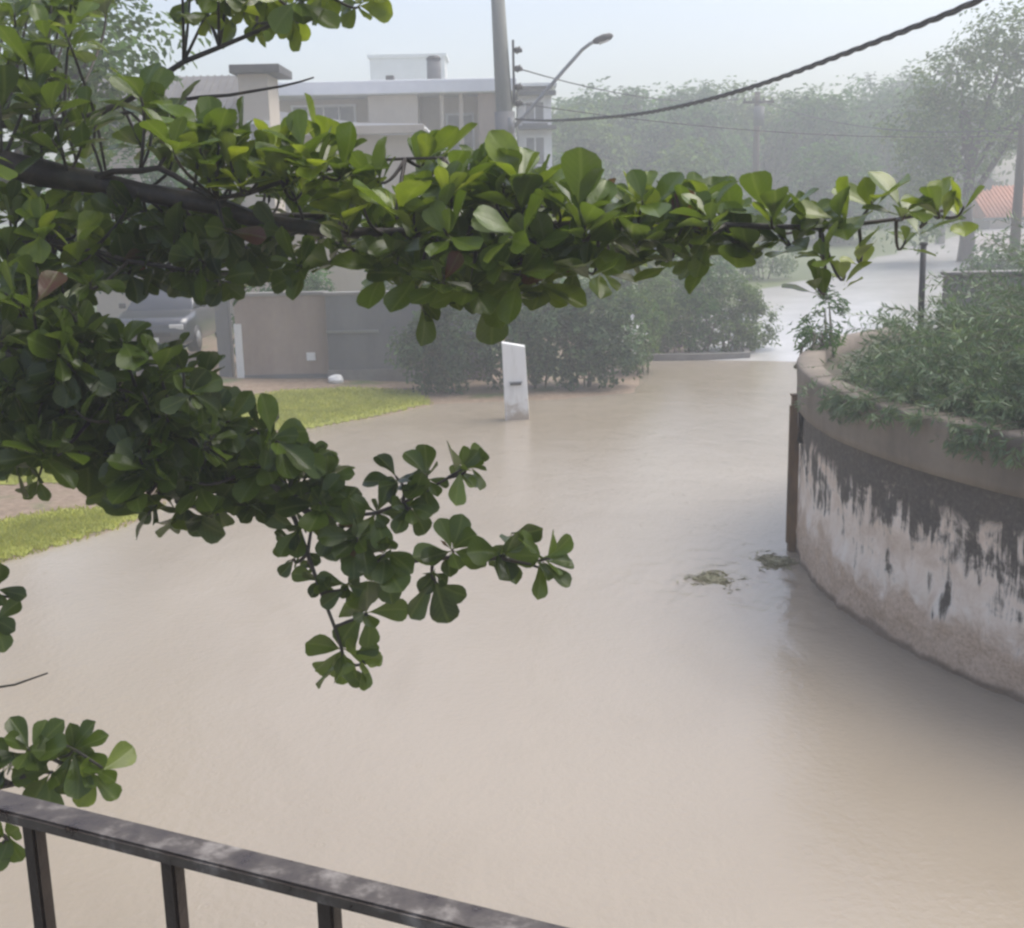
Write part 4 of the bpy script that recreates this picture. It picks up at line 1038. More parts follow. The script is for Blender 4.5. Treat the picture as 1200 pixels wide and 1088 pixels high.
for i, (poly, n, lab) in enumerate(LAWNS):
    V, F, va = lawn(poly, n, .06, 40+i)
    P_ = np.array(poly, float); lo, hi = P_.min(0), P_.max(0); st = .14      # thatch under the blades
    xs = np.arange(lo[0], hi[0], st); ys = np.arange(lo[1], hi[1], st); X_, Y_ = np.meshgrid(xs, ys); X_ = X_.ravel(); Y_ = Y_.ravel()
    kk = inside(X_+st/2, Y_+st/2, P_) & (edge_dist(X_+st/2, Y_+st/2, P_) > .12); X_ = X_[kk]; Y_ = Y_[kk]; m_ = len(X_)
    Q = np.stack([np.stack([X_+a_, Y_+b_, terr(X_+a_, Y_+b_)+.012], 1) for a_, b_ in ((0, 0), (st, 0), (st, st), (0, st))], 1).reshape(-1, 3)
    q4 = len(V)+np.arange(m_)*4
    F = np.concatenate([F, np.stack([q4, q4+1, q4+2], 1), np.stack([q4, q4+2, q4+3], 1)]); V = np.concatenate([V, Q]); va = np.concatenate([va, np.full(4*m_, .5)])
    tag(obj('grass', np_mesh('grass', V, F, GRASS, va)), lab, 'grass', kind='stuff')

# ------------------------------------------------------------------ curved retaining wall and its terrace
WC = Vector((9.42, 12.1)); WR = 6.25
def wallmat(n, bs):
    uv = N(n, 'ShaderNodeUVMap').outputs[0]
    s = N(n, 'ShaderNodeSeparateXYZ'); L(n, uv, s.inputs[0]); z = s.outputs[1]
    streak = noise_tex(n, uv, 1., 7, .68, .6, mapscale=(6.5, .9, 1))
    blot = noise_tex(n, uv, 2.6, 7, .65, .5); fine = noise_tex(n, uv, 22, 5, .7)
    grow = maprange(n, z, .30, 1.45, 0, 1)
    d = math_(n, 'ADD', math_(n, 'MULTIPLY', streak, .85), math_(n, 'MULTIPLY', blot, .70))
    d = math_(n, 'ADD', d, math_(n, 'MULTIPLY', math_(n, 'SUBTRACT', grow, .55), .26))
    dark = maprange(n, d, .765, .90)
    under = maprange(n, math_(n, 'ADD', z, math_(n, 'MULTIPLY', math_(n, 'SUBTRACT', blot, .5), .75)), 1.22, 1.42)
    left = maprange(n, s.outputs[0], .9, 1.9)
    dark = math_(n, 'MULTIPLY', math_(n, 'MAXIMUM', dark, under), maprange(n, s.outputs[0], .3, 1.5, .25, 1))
    paint = ramp(n, blot, [(.3, (.55, .435, .345)), (.5, (.77, .67, .58)), (.7, (.85, .79, .72))])
    mud = ramp(n, fine, [(.3, (.36, .26, .185)), (.7, (.64, .50, .39))])
    low = maprange(n, math_(n, 'ADD', z, math_(n, 'MULTIPLY', math_(n, 'SUBTRACT', blot, .5), 1.1)), .30, .72, 1, 0)
    c = mixc(n, low, paint, mud)
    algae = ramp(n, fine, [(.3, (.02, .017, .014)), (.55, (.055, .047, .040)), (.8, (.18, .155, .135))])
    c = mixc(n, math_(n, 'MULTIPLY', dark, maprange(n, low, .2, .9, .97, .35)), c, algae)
    tide = maprange(n, math_(n, 'ADD', z, math_(n, 'MULTIPLY', math_(n, 'SUBTRACT', blot, .5), .15)), .03, .10, .8, 0)
    c = mixc(n, tide, c, (.12, .085, .06))
    L(n, c, bs.inputs['Base Color']); bs.inputs['Roughness'].default_value = .72
    bump(n, bs, math_(n, 'ADD', fine, math_(n, 'MULTIPLY', blot, 1.5)), .5, .02)
WALLM = M('stained_peeling_wall', wallmat)
BANDM = rough_mat('bare_render_band', (.15, .125, .10), (.27, .23, .185), 1.6, .8, .25, True)
def arc_sheet(a0, a1, na, prof, disp, mat, name, parent):
    """profile (radius offset, z) swept round the wall's centre; disp(u, z) pushes outward"""
    vs = []; uv = []; npf = len(prof)
    for i in range(na+1):
        a = a0+(a1-a0)*i/na; u = (a-R(158))*WR
        for ro, z in prof:
            r = WR+ro+(disp(u, z) if disp else 0)
            vs.append((WC.x+r*math.cos(a), WC.y+r*math.sin(a), z)); uv.append((u, z))
    F = np.array([(i*npf+j, (i+1)*npf+j, (i+1)*npf+j+1, i*npf+j+1) for i in range(na) for j in range(npf-1)])
    return obj(name, np_mesh(name, np.array(vs), F, mat, uv=np.array(uv), smooth=True), parent)
wall = empty('retaining_wall', (3.3, 11.5, 0), 'curved stained white retaining wall with brown band standing in the flood', 'wall')
def rough_disp(u, z):
    k = max(0., min(1., (.75-z)/.5))
    p = Vector((u*2.2, z*2.2, 3.1))
    return (.012+.026*k)*mnoise.fractal(p*2.3, 1., 2.1, 4)+.012*k
arc_sheet(R(128), R(275), 420, [(0, -.5+.05*j) for j in range(46)], rough_disp, WALLM, 'wall_face', wall)
bd = lambda u, z: .012*mnoise.fractal(Vector((u*1.5, z*2, 9)), 1., 2., 3)
# the bare band: proud course along the top; at its far end it runs down lower
arc_sheet(R(128), R(275), 300, [(-.2, 1.66), (.015, 1.66), (.055, 1.675), (.06, 1.76), (.06, 1.9), (.06, 2.05), (.062, 2.13), (.045, 2.155), (-.02, 2.16), (-.20, 2.155), (-.22, 2.0)], bd, BANDM, 'parapet_band', wall)
arc_sheet(R(128), R(171.5), 90, [(-.1, 1.30), (.01, 1.30), (.045, 1.33), (.05, 1.5), (.05, 1.69), (-.1, 1.69)], lambda u, z: bd(u, z)+(.02*math.sin(u*9) if z < 1.4 else 0), BANDM, 'render_patch', wall)
# terrace behind the wall
vs = []; fs = []; na = 60
rr = np.random.default_rng(3)
outline = [(WC.x+(WR-.12)*math.cos(R(128)+(R(275)-R(128))*i/na), WC.y+(WR-.12)*math.sin(R(128)+(R(275)-R(128))*i/na)) for i in range(na+1)]
outline += [(22, 5.9), (22, 20), (12, 20), (5.6, 17.05)]
mb = MB(); mb.prism(outline, 2, -.5, 2.02)
SOIL = rough_mat('dark_garden_soil', (.05, .045, .03), (.11, .10, .06), 3, .8, .5)
tag(mb.build('terrace_ground', SOIL), kind='structure')

# rusty post at the wall's far edge
t = empty('rusty_post', (3.19, 13.25, -.3), 'slim rusty steel post standing against the far edge of the curved wall', 'post')
MB().box(3.155, 3.245, 13.18, 13.27, -.35, 1.80, bev=.008).build('post_shaft', RUST, t)
MB().box(3.145, 3.255, 13.17, 13.28, 1.80, 1.825, bev=.004).build('cap_plate', RUST, t)
MB().box(3.135, 3.155, 13.195, 13.255, .1, 1.7).build('hinge_strip', RUST, t)

# thin posts and the low block wall on the terrace
t = empty('iron_post', (5.7, 16.6, 2.0), 'thin dark iron post upright on the terrace beside the trailing shrubs', 'post')
MB().tube([(5.72, 16.6, 1.9), (5.70, 16.6, 3.30)], [.045, .042], 10).build('post_shaft', BLACK, t)
MB().tube([(5.70, 16.6, 3.30), (5.70, 16.6, 3.34)], [.06, .05], 10).build('cap', BLACK, t)
t = empty('block_wall', (6.4, 16.6, 2.0), 'low grey block wall stub on the terrace behind the shrubs', 'wall')
for r_ in range(4):
    off = .2 if r_ % 2 else 0
    for c_ in range(5):
        x0 = 6.02+c_*.40-off*(c_ > 0); x1 = 6.02+(c_+1)*.40-off
        if c_ == 4: x1 = 8.0
        MB().box(x0+.004, x1-.006, 16.5, 16.7, 1.98+r_*.225, 1.98+(r_+1)*.225-.012, bev=.008).build('block', KERB, t)
MB().box(5.99, 8.03, 16.47, 16.73, 2.88, 2.93, bev=.01).build('coping', KERB, t)

# ------------------------------------------------------------------ white marker pillar in the water
t = empty('marker_pillar', (.12, 22.05, -.35), 'leaning white painted pillar with a dark slot standing in the flood', 'pillar')
mb = MB()
mb.add([(-.10, 21.98, -.4), (.36, 22.06, -.4), (.36, 22.3, -.4), (-.10, 22.22, -.4), (-.145, 21.98, 1.46), (.285, 22.06, 1.37), (.285, 22.3, 1.37), (-.145, 22.22, 1.46)],
       [(0, 1, 2, 3), (4, 7, 6, 5), (0, 4, 5, 1), (1, 5, 6, 2), (2, 6, 7, 3), (3, 7, 4, 0)])
mb.build('pillar_body', MUDDYWHITE, t, bevel=.012)
MB().box(.0, .20, 21.985, 22.02, .66, .70, rz=.17).build('slot', DARKTRIM, t)
MB().box(-.02, .22, 21.995, 22.03, .70, .725, rz=.17).build('slot_hood', METAL, t)

# ------------------------------------------------------------------ floating debris where the water wells up
def debris(name, cx, cy, rx, ry, seed, label):
    rng = np.random.default_rng(seed); t = empty(name, (cx, cy, 0), label, 'debris', 'floating weed mats beside the wall')
    n = 700; a = rng.uniform(0, 6.28, n); r = np.abs(rng.normal(0, .55, n))*(1+.15*np.sin(3*a+seed)+.1*np.sin(5*a))
    P = np.column_stack([cx+rx*r*np.cos(a), cy+ry*r*np.sin(a), rng.uniform(-.02, .045, n)*np.clip(1.25-r, .1, 1)])
    V, F, va = leaf_cloud(rng, P, .10, .22, 1.6); V[:, 2] = np.clip(V[:, 2]*.5+.006, -.012, .022)
    obj('weed_mat', np_mesh('weed_mat', V, F, DEBRIS, va), t)['kind'] = 'stuff'
    k = 26; vs = []; fs = []
    for i in range(k): th = 2*math.pi*i/k; q_ = 1+.25*math.sin(3*th+seed)+.15*math.sin(7*th); vs.append((cx+rx*.8*q_*math.cos(th), cy+ry*.8*q_*math.sin(th), -.03))
    vs.append((cx, cy, .012)); fs = [(i, (i+1) % k, k) for i in range(k)]
    MB().add(vs, fs, True).build('silt_mound', DEBRIS, t)
debris('weed_mat_clump', 2.14, 12.2, .24, .30, 5, 'larger greenish weed mat swirling in open water near the curved wall')
debris('weed_mat_clump', 2.93, 12.80, .20, .24, 8, 'smaller greenish weed mat touching the foot of the rusty post')

# ------------------------------------------------------------------ left: walls, pillar, car
t = empty('garden_wall', (-5.1, 26.9, .2), 'weathered pinkish plastered garden wall with white corner strip', 'wall')
MB().box(-6.12, -4.08, 26.75, 26.97, -.1, 2.05).build('wall_face', PINKWALL, t)
MB().box(-6.16, -4.04, 26.71, 27.01, 2.05, 2.13, bev=.01).build('coping', KERB, t)
MB().box(-6.14, -5.98, 26.70, 26.745, 0, 1.45).build('corner_strip', WHITE, t)
MB().box(-4.56, -4.36, 26.715, 26.746, .60, .78, bev=.006).build('meter_cover', WHITE, t)
MB().box(-6.14, -4.06, 26.715, 26.746, -.1, .30).build('plinth', GREYWALL, t)
t = empty('boundary_wall', (-3, 26.5, .2), 'dark grey rendered boundary wall with pale ledge beside the hedge', 'wall')
MB().box(-4.05, -.4, 26.55, 26.78, -.1, 2.05).build('wall_face', GREYWALL, t)
MB().box(-4.06, -2.9, 26.50, 26.547, 1.22, 1.28, bev=.005).build('ledge', CONCRETE, t)
MB().box(-4.09, -.36, 26.51, 26.82, 2.05, 2.12, bev=.01).build('coping', KERB, t)
MB().box(-4.07, -.4, 26.51, 26.548, -.1, .4).build('plinth', KERB, t)
t = empty('gate_pillar', (-6.42, 26.9, .2), 'dark grey square gate pillar at the end of the pinkish wall', 'pillar')
MB().box(-6.56, -6.26, 26.78, 27.08, -.1, 2.15, bev=.012).build('pillar_shaft', GREYWALL, t)
MB().box(-6.61, -6.21, 26.73, 27.13, 2.15, 2.24, bev=.015).build('pillar_cap', KERB, t)
MB().box(-6.6, -6.22, 26.74, 27.12, -.1, .25, bev=.012).build('pillar_base', KERB, t)
t = empty('scooter_stone', (-3.9, 26.3, .1), 'small pale stone lying at the foot of the dark grey wall', 'stone')
t.name = 'stone'
bm = bmesh.new(); bmesh.ops.create_icosphere(bm, subdivisions=2, radius=.16)
for v in bm.verts: v.co = Vector((v.co.x*1.2, v.co.y, v.co.z*.75))*(1+.25*mnoise.noise(v.co*9))+Vector((-3.85, 26.25, zt(-3.85, 26.25)+.06))
me = bpy.data.meshes.new('stone_body'); bm.to_mesh(me); bm.free(); me.materials.append(WHITE); obj('stone_body', me, t)

def car(cx, cy, z0):
    t = empty('parked_car', (cx, cy, z0), 'dark grey car parked beyond the gate, half hidden by leaves', 'car')
    def loft(secs, name, mat, par):
        mb = MB(); vs = []; n = 12
        for y, hw, zb, zt_, rd in secs:
            ring = []
            for sx, sz in ((1, -1), (1, 1), (-1, 1), (-1, -1)):
                for k in range(3):
                    a0 = {(1, -1): -math.pi/2, (1, 1): 0, (-1, 1): math.pi/2, (-1, -1): math.pi}[(sx, sz)]+k*math.pi/4
                    ring.append((cx+sx*(hw-rd)+rd*math.cos(a0), cy+y, z0+(zb+rd if sz < 0 else zt_-rd)+rd*math.sin(a0)))
            vs += ring
        k = len(secs)
        fs = [(i*n+j, i*n+(j+1) % n, (i+1)*n+(j+1) % n, (i+1)*n+j) for i in range(k-1) for j in range(n)]+[tuple(range(n)), tuple(range(k*n-1, (k-1)*n-1, -1))]
        mb.add(vs, fs, True); return mb.build(name, mat, par)
    body = loft([(-2.15, .70, .35, .62, .1), (-2.1, .80, .28, .78, .12), (-1.9, .87, .24, .86, .12), (-1.1, .90, .22, .98, .12), (0, .91, .22, 1.0, .12), (1.4, .90, .22, 1.02, .12), (2.0, .86, .26, .98, .12), (2.12, .78, .34, .85, .1)], 'body', CARPAINT, t)
    cab = loft([(-1.15, .78, .92, .99, .03), (-.35, .68, .92, 1.52, .1), (.2, .67, .92, 1.58, .1), (1.0, .66, .92, 1.56, .1), (1.85, .72, .92, 1.05, .04)], 'cabin', CARPAINT, t)
    MB().add([(cx-.66, cy-1.05, z0+1.02), (cx+.66, cy-1.05, z0+1.02), (cx+.56, cy-.44, z0+1.47), (cx-.56, cy-.44, z0+1.47), (cx-.66, cy-1.0, z0+1.01), (cx+.66, cy-1.0, z0+1.01), (cx+.56, cy-.39, z0+1.46), (cx-.56, cy-.39, z0+1.46)],
             [(0, 1, 2, 3), (7, 6, 5, 4), (0, 4, 5, 1), (1, 5, 6, 2), (2, 6, 7, 3), (3, 7, 4, 0)]).build('windscreen', GLASS, t)
    for s in (-1, 1):
        MB().add([(cx+s*.80, cy-.85, z0+1.03), (cx+s*.80, cy+1.3, z0+1.03), (cx+s*.695, cy+.95, z0+1.45), (cx+s*.695, cy-.35, z0+1.45), (cx+s*.75, cy-.85, z0+1.03), (cx+s*.75, cy+1.3, z0+1.03), (cx+s*.66, cy+.95, z0+1.45), (cx+s*.66, cy-.35, z0+1.45)],
                 [(0, 1, 2, 3), (7, 6, 5, 4), (0, 4, 5, 1), (1, 5, 6, 2), (2, 6, 7, 3), (3, 7, 4, 0)]).build('side_window', GLASS, t)
        MB().box(cx+s*.62-.16, cx+s*.62+.16, cy-2.145, cy-2.06, z0+.60, z0+.72, bev=.02).build('headlight', LAMPG, t)
        MB().box(cx+s*.95-.08, cx+s*.95+.08, cy-.92, cy-.84, z0+1.0, z0+1.12, bev=.03).build('side_mirror', CARPAINT, t)
        for yy in (-1.35, 1.35):
            wl = MB().tube([(cx+s*.70, cy+yy, z0+.31), (cx+s*.915, cy+yy, z0+.31)], .31, 18).build('wheel', BLACK, t)
            MB().tube([(cx+s*.91, cy+yy, z0+.31), (cx+s*.925, cy+yy, z0+.31)], .19, 14).build('rim', METAL, wl)
    MB().box(cx-.5, cx+.5, cy-2.17, cy-2.1, z0+.44, z0+.54, bev=.01).build('grille', BLACK, t)
    MB().box(cx-.22, cx+.22, cy-2.185, cy-2.165, z0+.33, z0+.43).build('number_plate', WHITE, t)
car(-8.15, 29.2, .72)

# ------------------------------------------------------------------ buildings
def window(par, x0, x1, y, z0, z1, mull=1):
    f = MB().box(x0-.06, x1+.06, y-.05, y-.003, z0-.06, z1+.06).build('window', WHITE, par)
    n = mull+1; wd = (x1-x0)/n
    for i in range(n): MB().box(x0+i*wd+.03, x0+(i+1)*wd-.03, y-.062, y-.052, z0+.03, z1-.03).build('pane', HAZY_GLASS, f)
    MB().box(x0-.12, x1+.12, y-.14, y-.064, z0-.14, z0-.065).build('sill', KERB, f)
# tall house, upper left
t = empty('tall_house', (-8, 36.5, .6), 'cream house with dark flat eave and sloping grey sheet roof behind branches', 'building')
MB().box(-7.45, -6.62, 35.0, 36.6, .3, 7.62).build('wall', CREAM, t)
MB().box(-7.62, -6.22, 34.7, 36.8, 7.625, 7.86, bev=.03).build('eave_slab', DARKTRIM, t)
MB().box(-12.4, -7.46, 36.2, 40.2, .3, 6.35).build('wall', CREAM, t)
rf = MB(); rf.prism([(35.4, 6.40), (38.2, 7.92), (41, 6.40), (41, 6.30), (38.2, 7.80), (35.4, 6.30)], 0, -12.8, -7.64)
roof = rf.build('roof', ROOFGREY, t)
for i in range(24):
    x = -12.7+i*.215
    MB().prism([(35.38, 6.405), (38.15, 7.915), (38.15, 7.945), (35.38, 6.435)], 0, x, x+.05).build('roof_rib', ROOFGREY, roof)
window(t, -7.2, -6.7, 35.0, 5.3, 6.3, 0)
window(t, -10.6, -9.4, 36.2, 3.6, 4.8, 1)
# low white-roofed block in front
t = empty('low_annex', (-6, 40.5, .8), 'low cream annex with white sheet roof in front of the long house', 'building')
MB().box(-8.4, -2.8, 39.6, 43, .4, 6.15).build('wall', CREAM, t)
rf = MB(); rf.prism([(-8.7, 6.62), (-8.4, 7.05), (-7.6, 7.0), (-4.6, 6.52), (-2.6, 6.45), (-2.6, 6.36), (-8.7, 6.40)], 1, 39.2, 43.2)
rf.build('roof', WHITEROOF, t)
MB().box(-8.75, -2.55, 39.05, 39.19, 6.17, 6.42).build('fascia', CREAM, t)
window(t, -7.6, -6.4, 39.6, 3.4, 4.6); window(t, -5.2, -4.0, 39.6, 3.4, 4.6)
# long white roofed house
t = empty('long_house', (-3.5, 46, 1), 'long beige house with flat white roof slab and shaded veranda', 'building')
MB().box(-9.2, -.1, 46.4, 52, .6, 7.84).build('wall', CREAM, t)
rs = MB().box(-9.9, .45, 44.6, 52.4, 7.845, 8.32, bev=.04).build('roof_slab', WHITEROOF, t)
MB().box(-4.95, -3.15, 45.1, 46.39, .6, 7.84).build('wall_bay', CREAM, t)
MB().box(-.95, .2, 45.1, 46.39, .6, 7.84).build('wall_bay', PINKWALL, t)
MB().box(-3.14, -.96, 45.2, 46.39, 4.4, 4.6).build('veranda_floor', KERB, t)
for x in (-2.35, -1.65): MB().box(x, x+.14, 45.2, 45.36, 4.61, 7.84).build('veranda_post', CREAM, t)
MB().box(-3.13, -.97, 45.12, 45.18, 5.5, 5.56).build('veranda_rail', METAL, t)
window(t, -2.15, -1.2, 46.4, 5.4, 7.2); window(t, -7.9, -5.6, 46.4, 6.7, 7.6, 3); window(t, -4.5, -3.6, 45.1, 5.2, 6.4)
tk = MB(); tk.tube([(-2.62, 47, 8.32), (-2.62, 47, 9.25)], [.28, .26], 16).build('roof_tank', GREYWALL, t)
MB().tube([(-2.62, 47, 9.25), (-2.62, 47, 9.38)], [.30, .2], 16).build('tank_lid', DARKTRIM, t)
MB().box(-4.35, -4.05, 46, 46.4, 8.32, 8.62, bev=.03).build('roof_vent', DARKTRIM, t)
# white storeyed block by the lamp pole
t = empty('storeyed_house', (1, 47, 1), 'small white storeyed house just beside the lamp pole', 'building')
MB().box(.48, 1.72, 45.6, 51, .6, 8.05).build('wall', WHITE, t)
for z in (4.9, 6.55, 7.75): MB().box(.50, 1.88, 45.15, 45.59, z, z+.14).build('floor_slab', GREYWALL, t)
MB().box(.44, 1.9, 45.1, 51.2, 8.052, 8.16).build('roof', WHITEROOF, t)
window(t, .75, 1.45, 45.6, 5.3, 6.3); window(t, .75, 1.45, 45.6, 6.85, 7.55)
# pale tower block far behind
t = empty('far_block', (-8.8, 119, 3), 'faint pale block rising above the white roof slab', 'building')
MB().box(-12.6, -5.55, 118, 123, 2.4, 17.4).build('wall', WHITE, t)
MB().box(-12.8, -5.35, 117.8, 123.2, 17.405, 17.7).build('roof', WHITE, t)
# orange wall and roof at the road's far end
t = empty('orange_house', (30.5, 71.5, 1.9), 'low orange tiled house at the top of the climbing road', 'building')
MB().box(27.8, 35, 70.0, 75, 1.0, 2.55).build('wall', CREAM, t)
rf = MB(); rf.prism([(69.5, 2.6), (72.5, 4.25), (75.5, 2.6), (75.5, 2.5), (69.5, 2.5)], 0, 27.3, 35.6); rf = rf.build('roof', TERRA, t)
for i in range(34):
    x = 27.35+i*.24
    MB().tube([(x, 69.48, 2.62), (x, 72.5, 4.28)], .075, 6).build('roof_tile', TERRA, rf)
MB().box(27.2, 35.7, 69.38, 69.46, 2.36, 2.52).build('eave_board', DARKTRIM, t)
MB().box(27.9, 28.6, 72.1, 72.7, 3.7, 4.75).build('chimney', DARKTRIM, t)
window(t, 29, 30.2, 70.0, 1.5, 2.2)

# ------------------------------------------------------------------ poles, lamp, wires
t = empty('lamp_pole', (.03, 32, .2), 'tall tapering concrete pole carrying a long slanted street lamp arm', 'lamp pole')
MB().tube([(.16, 32, -.2), (.03, 32, 5.2), (-.03, 32, 6.8), (-.17, 32, 10.6)], [.27, .23, .21, .15], 16).build('pole_shaft', CONCRETE, t)
MB().tube([(.04, 32, 4.4), (.0, 32, 6.25)], [.275, .262], 16).build('equipment_sleeve', GREYWALL, t)
MB().box(-.26, -.02, 31.66, 31.76, 5.4, 5.75, bev=.02).build('junction_box', METAL, t)
rk = MB().box(.22, .28, 31.9, 32.1, 6.4, 8.0).build('insulator_rack', DARKTRIM, t)
for z in (6.45, 6.85, 7.3, 7.75):
    MB().tube([(.28, 32, z), (.34, 32, z), (.36, 32, z+.02), (.40, 32, z+.02), (.42, 32, z), (.48, 32, z)], [.05, .10, .06, .10, .06, .05], 10).build('insulator', DARKTRIM, rk)
MB().tube([(.2, 31.9, 5.85), (.5, 31.88, 6.12), (1.5, 31.85, 7.2), (2.0, 31.85, 7.72), (2.2, 31.85, 7.86), (2.32, 31.85, 7.92)], [.055, .052, .048, .045, .045, .045], 10).build('lamp_arm', METAL, t)
MB().tube([(.15, 31.8, 5.7), (.15, 31.8, 6.1)], [.09, .09], 10).build('arm_clamp', METAL, t)
hd = MB(); hd.tube([(2.28, 31.85, 7.90), (2.36, 31.85, 7.925), (2.55, 31.85, 7.985), (2.72, 31.85, 8.03), (2.78, 31.85, 8.05)], [.05, .085, .105, .08, .03], 12); hd.build('lamp_head', DARKTRIM, t)
MB().tube([(2.42, 31.83, 7.87), (2.66, 31.83, 7.945)], [.05, .05], 8).build('lamp_glass', LAMPG, t)
def upole(x, y, ztop, r, mat, label, arms=True):
    z0 = zt(x, y); t = empty('utility_pole', (x, y, z0), label, 'pole', 'utility poles along the climbing road')
    MB().tube([(x, y, z0-.3), (x, y, ztop)], [r*1.2, r*.8], 12).build('pole_shaft', mat, t)
    if arms:
        MB().box(x-.75, x+.75, y-.16-r, y-.04-r, ztop-.55, ztop-.43).build('crossarm', mat, t)
        for k in (-.65, -.25, .25, .65): MB().tube([(x+k, y-.1-r, ztop-.43), (x+k, y-.1-r, ztop-.36), (x+k, y-.1-r, ztop-.28)], [.035, .06, .03], 8).build('insulator', DARKTRIM, t)
    return t
upole(16.75, 40, 6.05, .16, WOODPOLE, 'dark weathered wooden pole cut by the picture edge above the shrubs', False)
upole(21.4, 60, 10.0, .20, CONCRETE, 'slender pale pole rising in front of the large right tree')
p = upole(12.2, 60, 8.9, .17, WOODPOLE, 'broad grey pole with a transformer fading into the hazy trees')
MB().tube([(12.2, 59.55, 7.3), (12.2, 59.55, 8.2)], [.26, .26], 14).build('transformer', GREYWALL, p)

CAB = [(5.9, 3.4, 6.75), (5.1, 7.5, 6.2), (4.65, 9.76, 5.89), (4.31, 11.44, 5.69), (4.06, 12.66, 5.6), (3.73, 14.31, 5.51), (3.4, 15.94, 5.43), (3.05, 17.68, 5.39), (2.67, 19.59, 5.39), (2.23, 21.81, 5.44), (1.54, 25.25, 5.6), (.9, 28.6, 5.8), (.28, 31.8, 6.05)]
def resample(pts, step):
    P = [Vector(p) for p in pts]; out = []
    for i in range(len(P)-1):
        p0 = P[max(i-1, 0)]; p1 = P[i]; p2 = P[i+1]; p3 = P[min(i+2, len(P)-1)]
        n = max(1, int((p2-p1).length/step))
        for k in range(n):
            t_ = k/n; out.append(.5*((2*p1)+(p2-p0)*t_+(2*p0-5*p1+4*p2-p3)*t_*t_+(3*p1-p0-3*p2+p3)*t_**3))
    out.append(P[-1]); return out
t = empty('power_cable', CAB[-1], 'thick black twisted cable sagging from the lamp pole towards the upper right', 'cable')
cp = resample(CAB, .06); tw = [0, 0, 0]
for s in range(3):
    pts = []
    for i, p_ in enumerate(cp):
        a = i*.06/.9*2*math.pi+s*2*math.pi/3
        pts.append(p_+Vector((math.cos(a)*.019, 0, math.sin(a)*.019)))
    MB().tube(pts, .0150, 6).build('strand', BLACK, t)
def wire(a, b, sag, label, r=.012):
    a = Vector(a); b = Vector(b)
    o = MB().tube([a.lerp(b, k/16)-Vector((0, 0, sag*4*(k/16)*(1-k/16))) for k in range(17)], r, 5).build('overhead_wire', BLACK)
    tag(o, label, 'wire', 'thin wires between the far poles')
wire((16.75, 39.8, 5.95), (12.2, 59.6, 8.5), .6, 'thin wire from the edge pole to the broad transformer pole', .02)
wire((16.75, 39.8, 5.6), (21.4, 59.7, 8.2), .35, 'thin wire from the edge pole to the slender pale pole', .02)
wire((.4, 32, 7.3), (12.1, 59.6, 8.7), .5, 'thin wire from the lamp pole across the hazy trees', .018)

wire((.4, 32, 6.45), (16.75, 39.8, 5.75), .35, 'thin wire from the lamp pole to the dark edge pole', .014)

# ------------------------------------------------------------------ trees and shrubs
def make_tree(name, x, y, h, lobes, seed, leaf, nclump, nleaf, mat, label, spread=.35, r=.22, group=None):
    """lobes relative to the foot of the tree"""
    rng = np.random.default_rng(seed); rn = random.Random(seed); z0 = zt(x, y)
    t = empty(name, (x, y, z0), label, 'tree', group)
    lob = [(x+a, y+b, z0+c, d, e, f) for a, b, c, d, e, f in lobes]
    tr = MB(); top = h*.62
    tp = [(x+rn.uniform(-.1, .1)*i, y+rn.uniform(-.1, .1)*i, z0-.3+i*(top+.3)/5) for i in range(6)]
    tr.tube(tp, [r*(1.25-.17*i) for i in range(6)], 9, wob=.08, rng=rn)
    for l in lob:
        a = Vector(tp[rn.choice((2, 3, 4))]); b = Vector(l[:3]); m = a.lerp(b, .5)+Vector((rn.uniform(-.3, .3), rn.uniform(-.3, .3), .2))
        tr.tube([a, m, b], [r*.5, r*.34, r*.12], 6, wob=.1, rng=rn)
    tr.build('trunk', BARK, t)
    P, ow, cv = clumpy(rng, lob, nclump, nleaf, spread)
    V, F, va = leaf_cloud(rng, P, leaf, .55, .4, ow)
    va = np.clip(np.repeat(cv, 4)*.7+va*.3, 0, .94)
    obj('crown', np_mesh('crown', V, F, mat, va), t); return t
def lobes_round(rn, h, w, n, low=.35):
    out = []
    for i in range(n):
        a = rn.uniform(0, 6.28); rr_ = rn.uniform(.1, .62)*w; z = rn.uniform(low, .84)*h; s = rn.uniform(.28, .45)*w*(1.15-.5*abs(z/h-.6))
        out.append((rr_*math.cos(a), rr_*math.sin(a), z, s, s, s*rn.uniform(.65, .9)))
    out.append((0, 0, h*.80, w*.38, w*.38, h*.18)); return out
FT = [(3.6, 70, 8.2, 3.0, 'left edge, beside the white storeyed house'), (7.2, 76, 9.4, 3.4, 'round crown just right of the street lamp head'), (11.2, 74, 8.6, 3.2, 'in front of the transformer pole, darker'), (15.2, 78, 9.2, 3.6, 'broad crown right of the transformer pole'),
      (19.6, 74, 8.9, 3.2, 'low rounded crown in mid row'), (24.2, 77, 9.0, 3.5, 'pale crown left of the slender pole'), (29.5, 80, 9.4, 3.8, 'behind the slender pale pole'), (5.5, 84, 9.4, 3.4, 'second row'), (13, 86, 10.0, 3.8, 'second row'), (21.5, 88, 10.2, 4.0, 'second row'), (31, 92, 11, 4.4, 'second row'),
      (38, 84, 10.5, 4.2, 'right of the orange house'), (9.3, 62, 5.4, 2.2, 'short'), (16.5, 63, 5.2, 2.3, 'short'), (3.3, 58, 4.6, 1.7, 'short')]
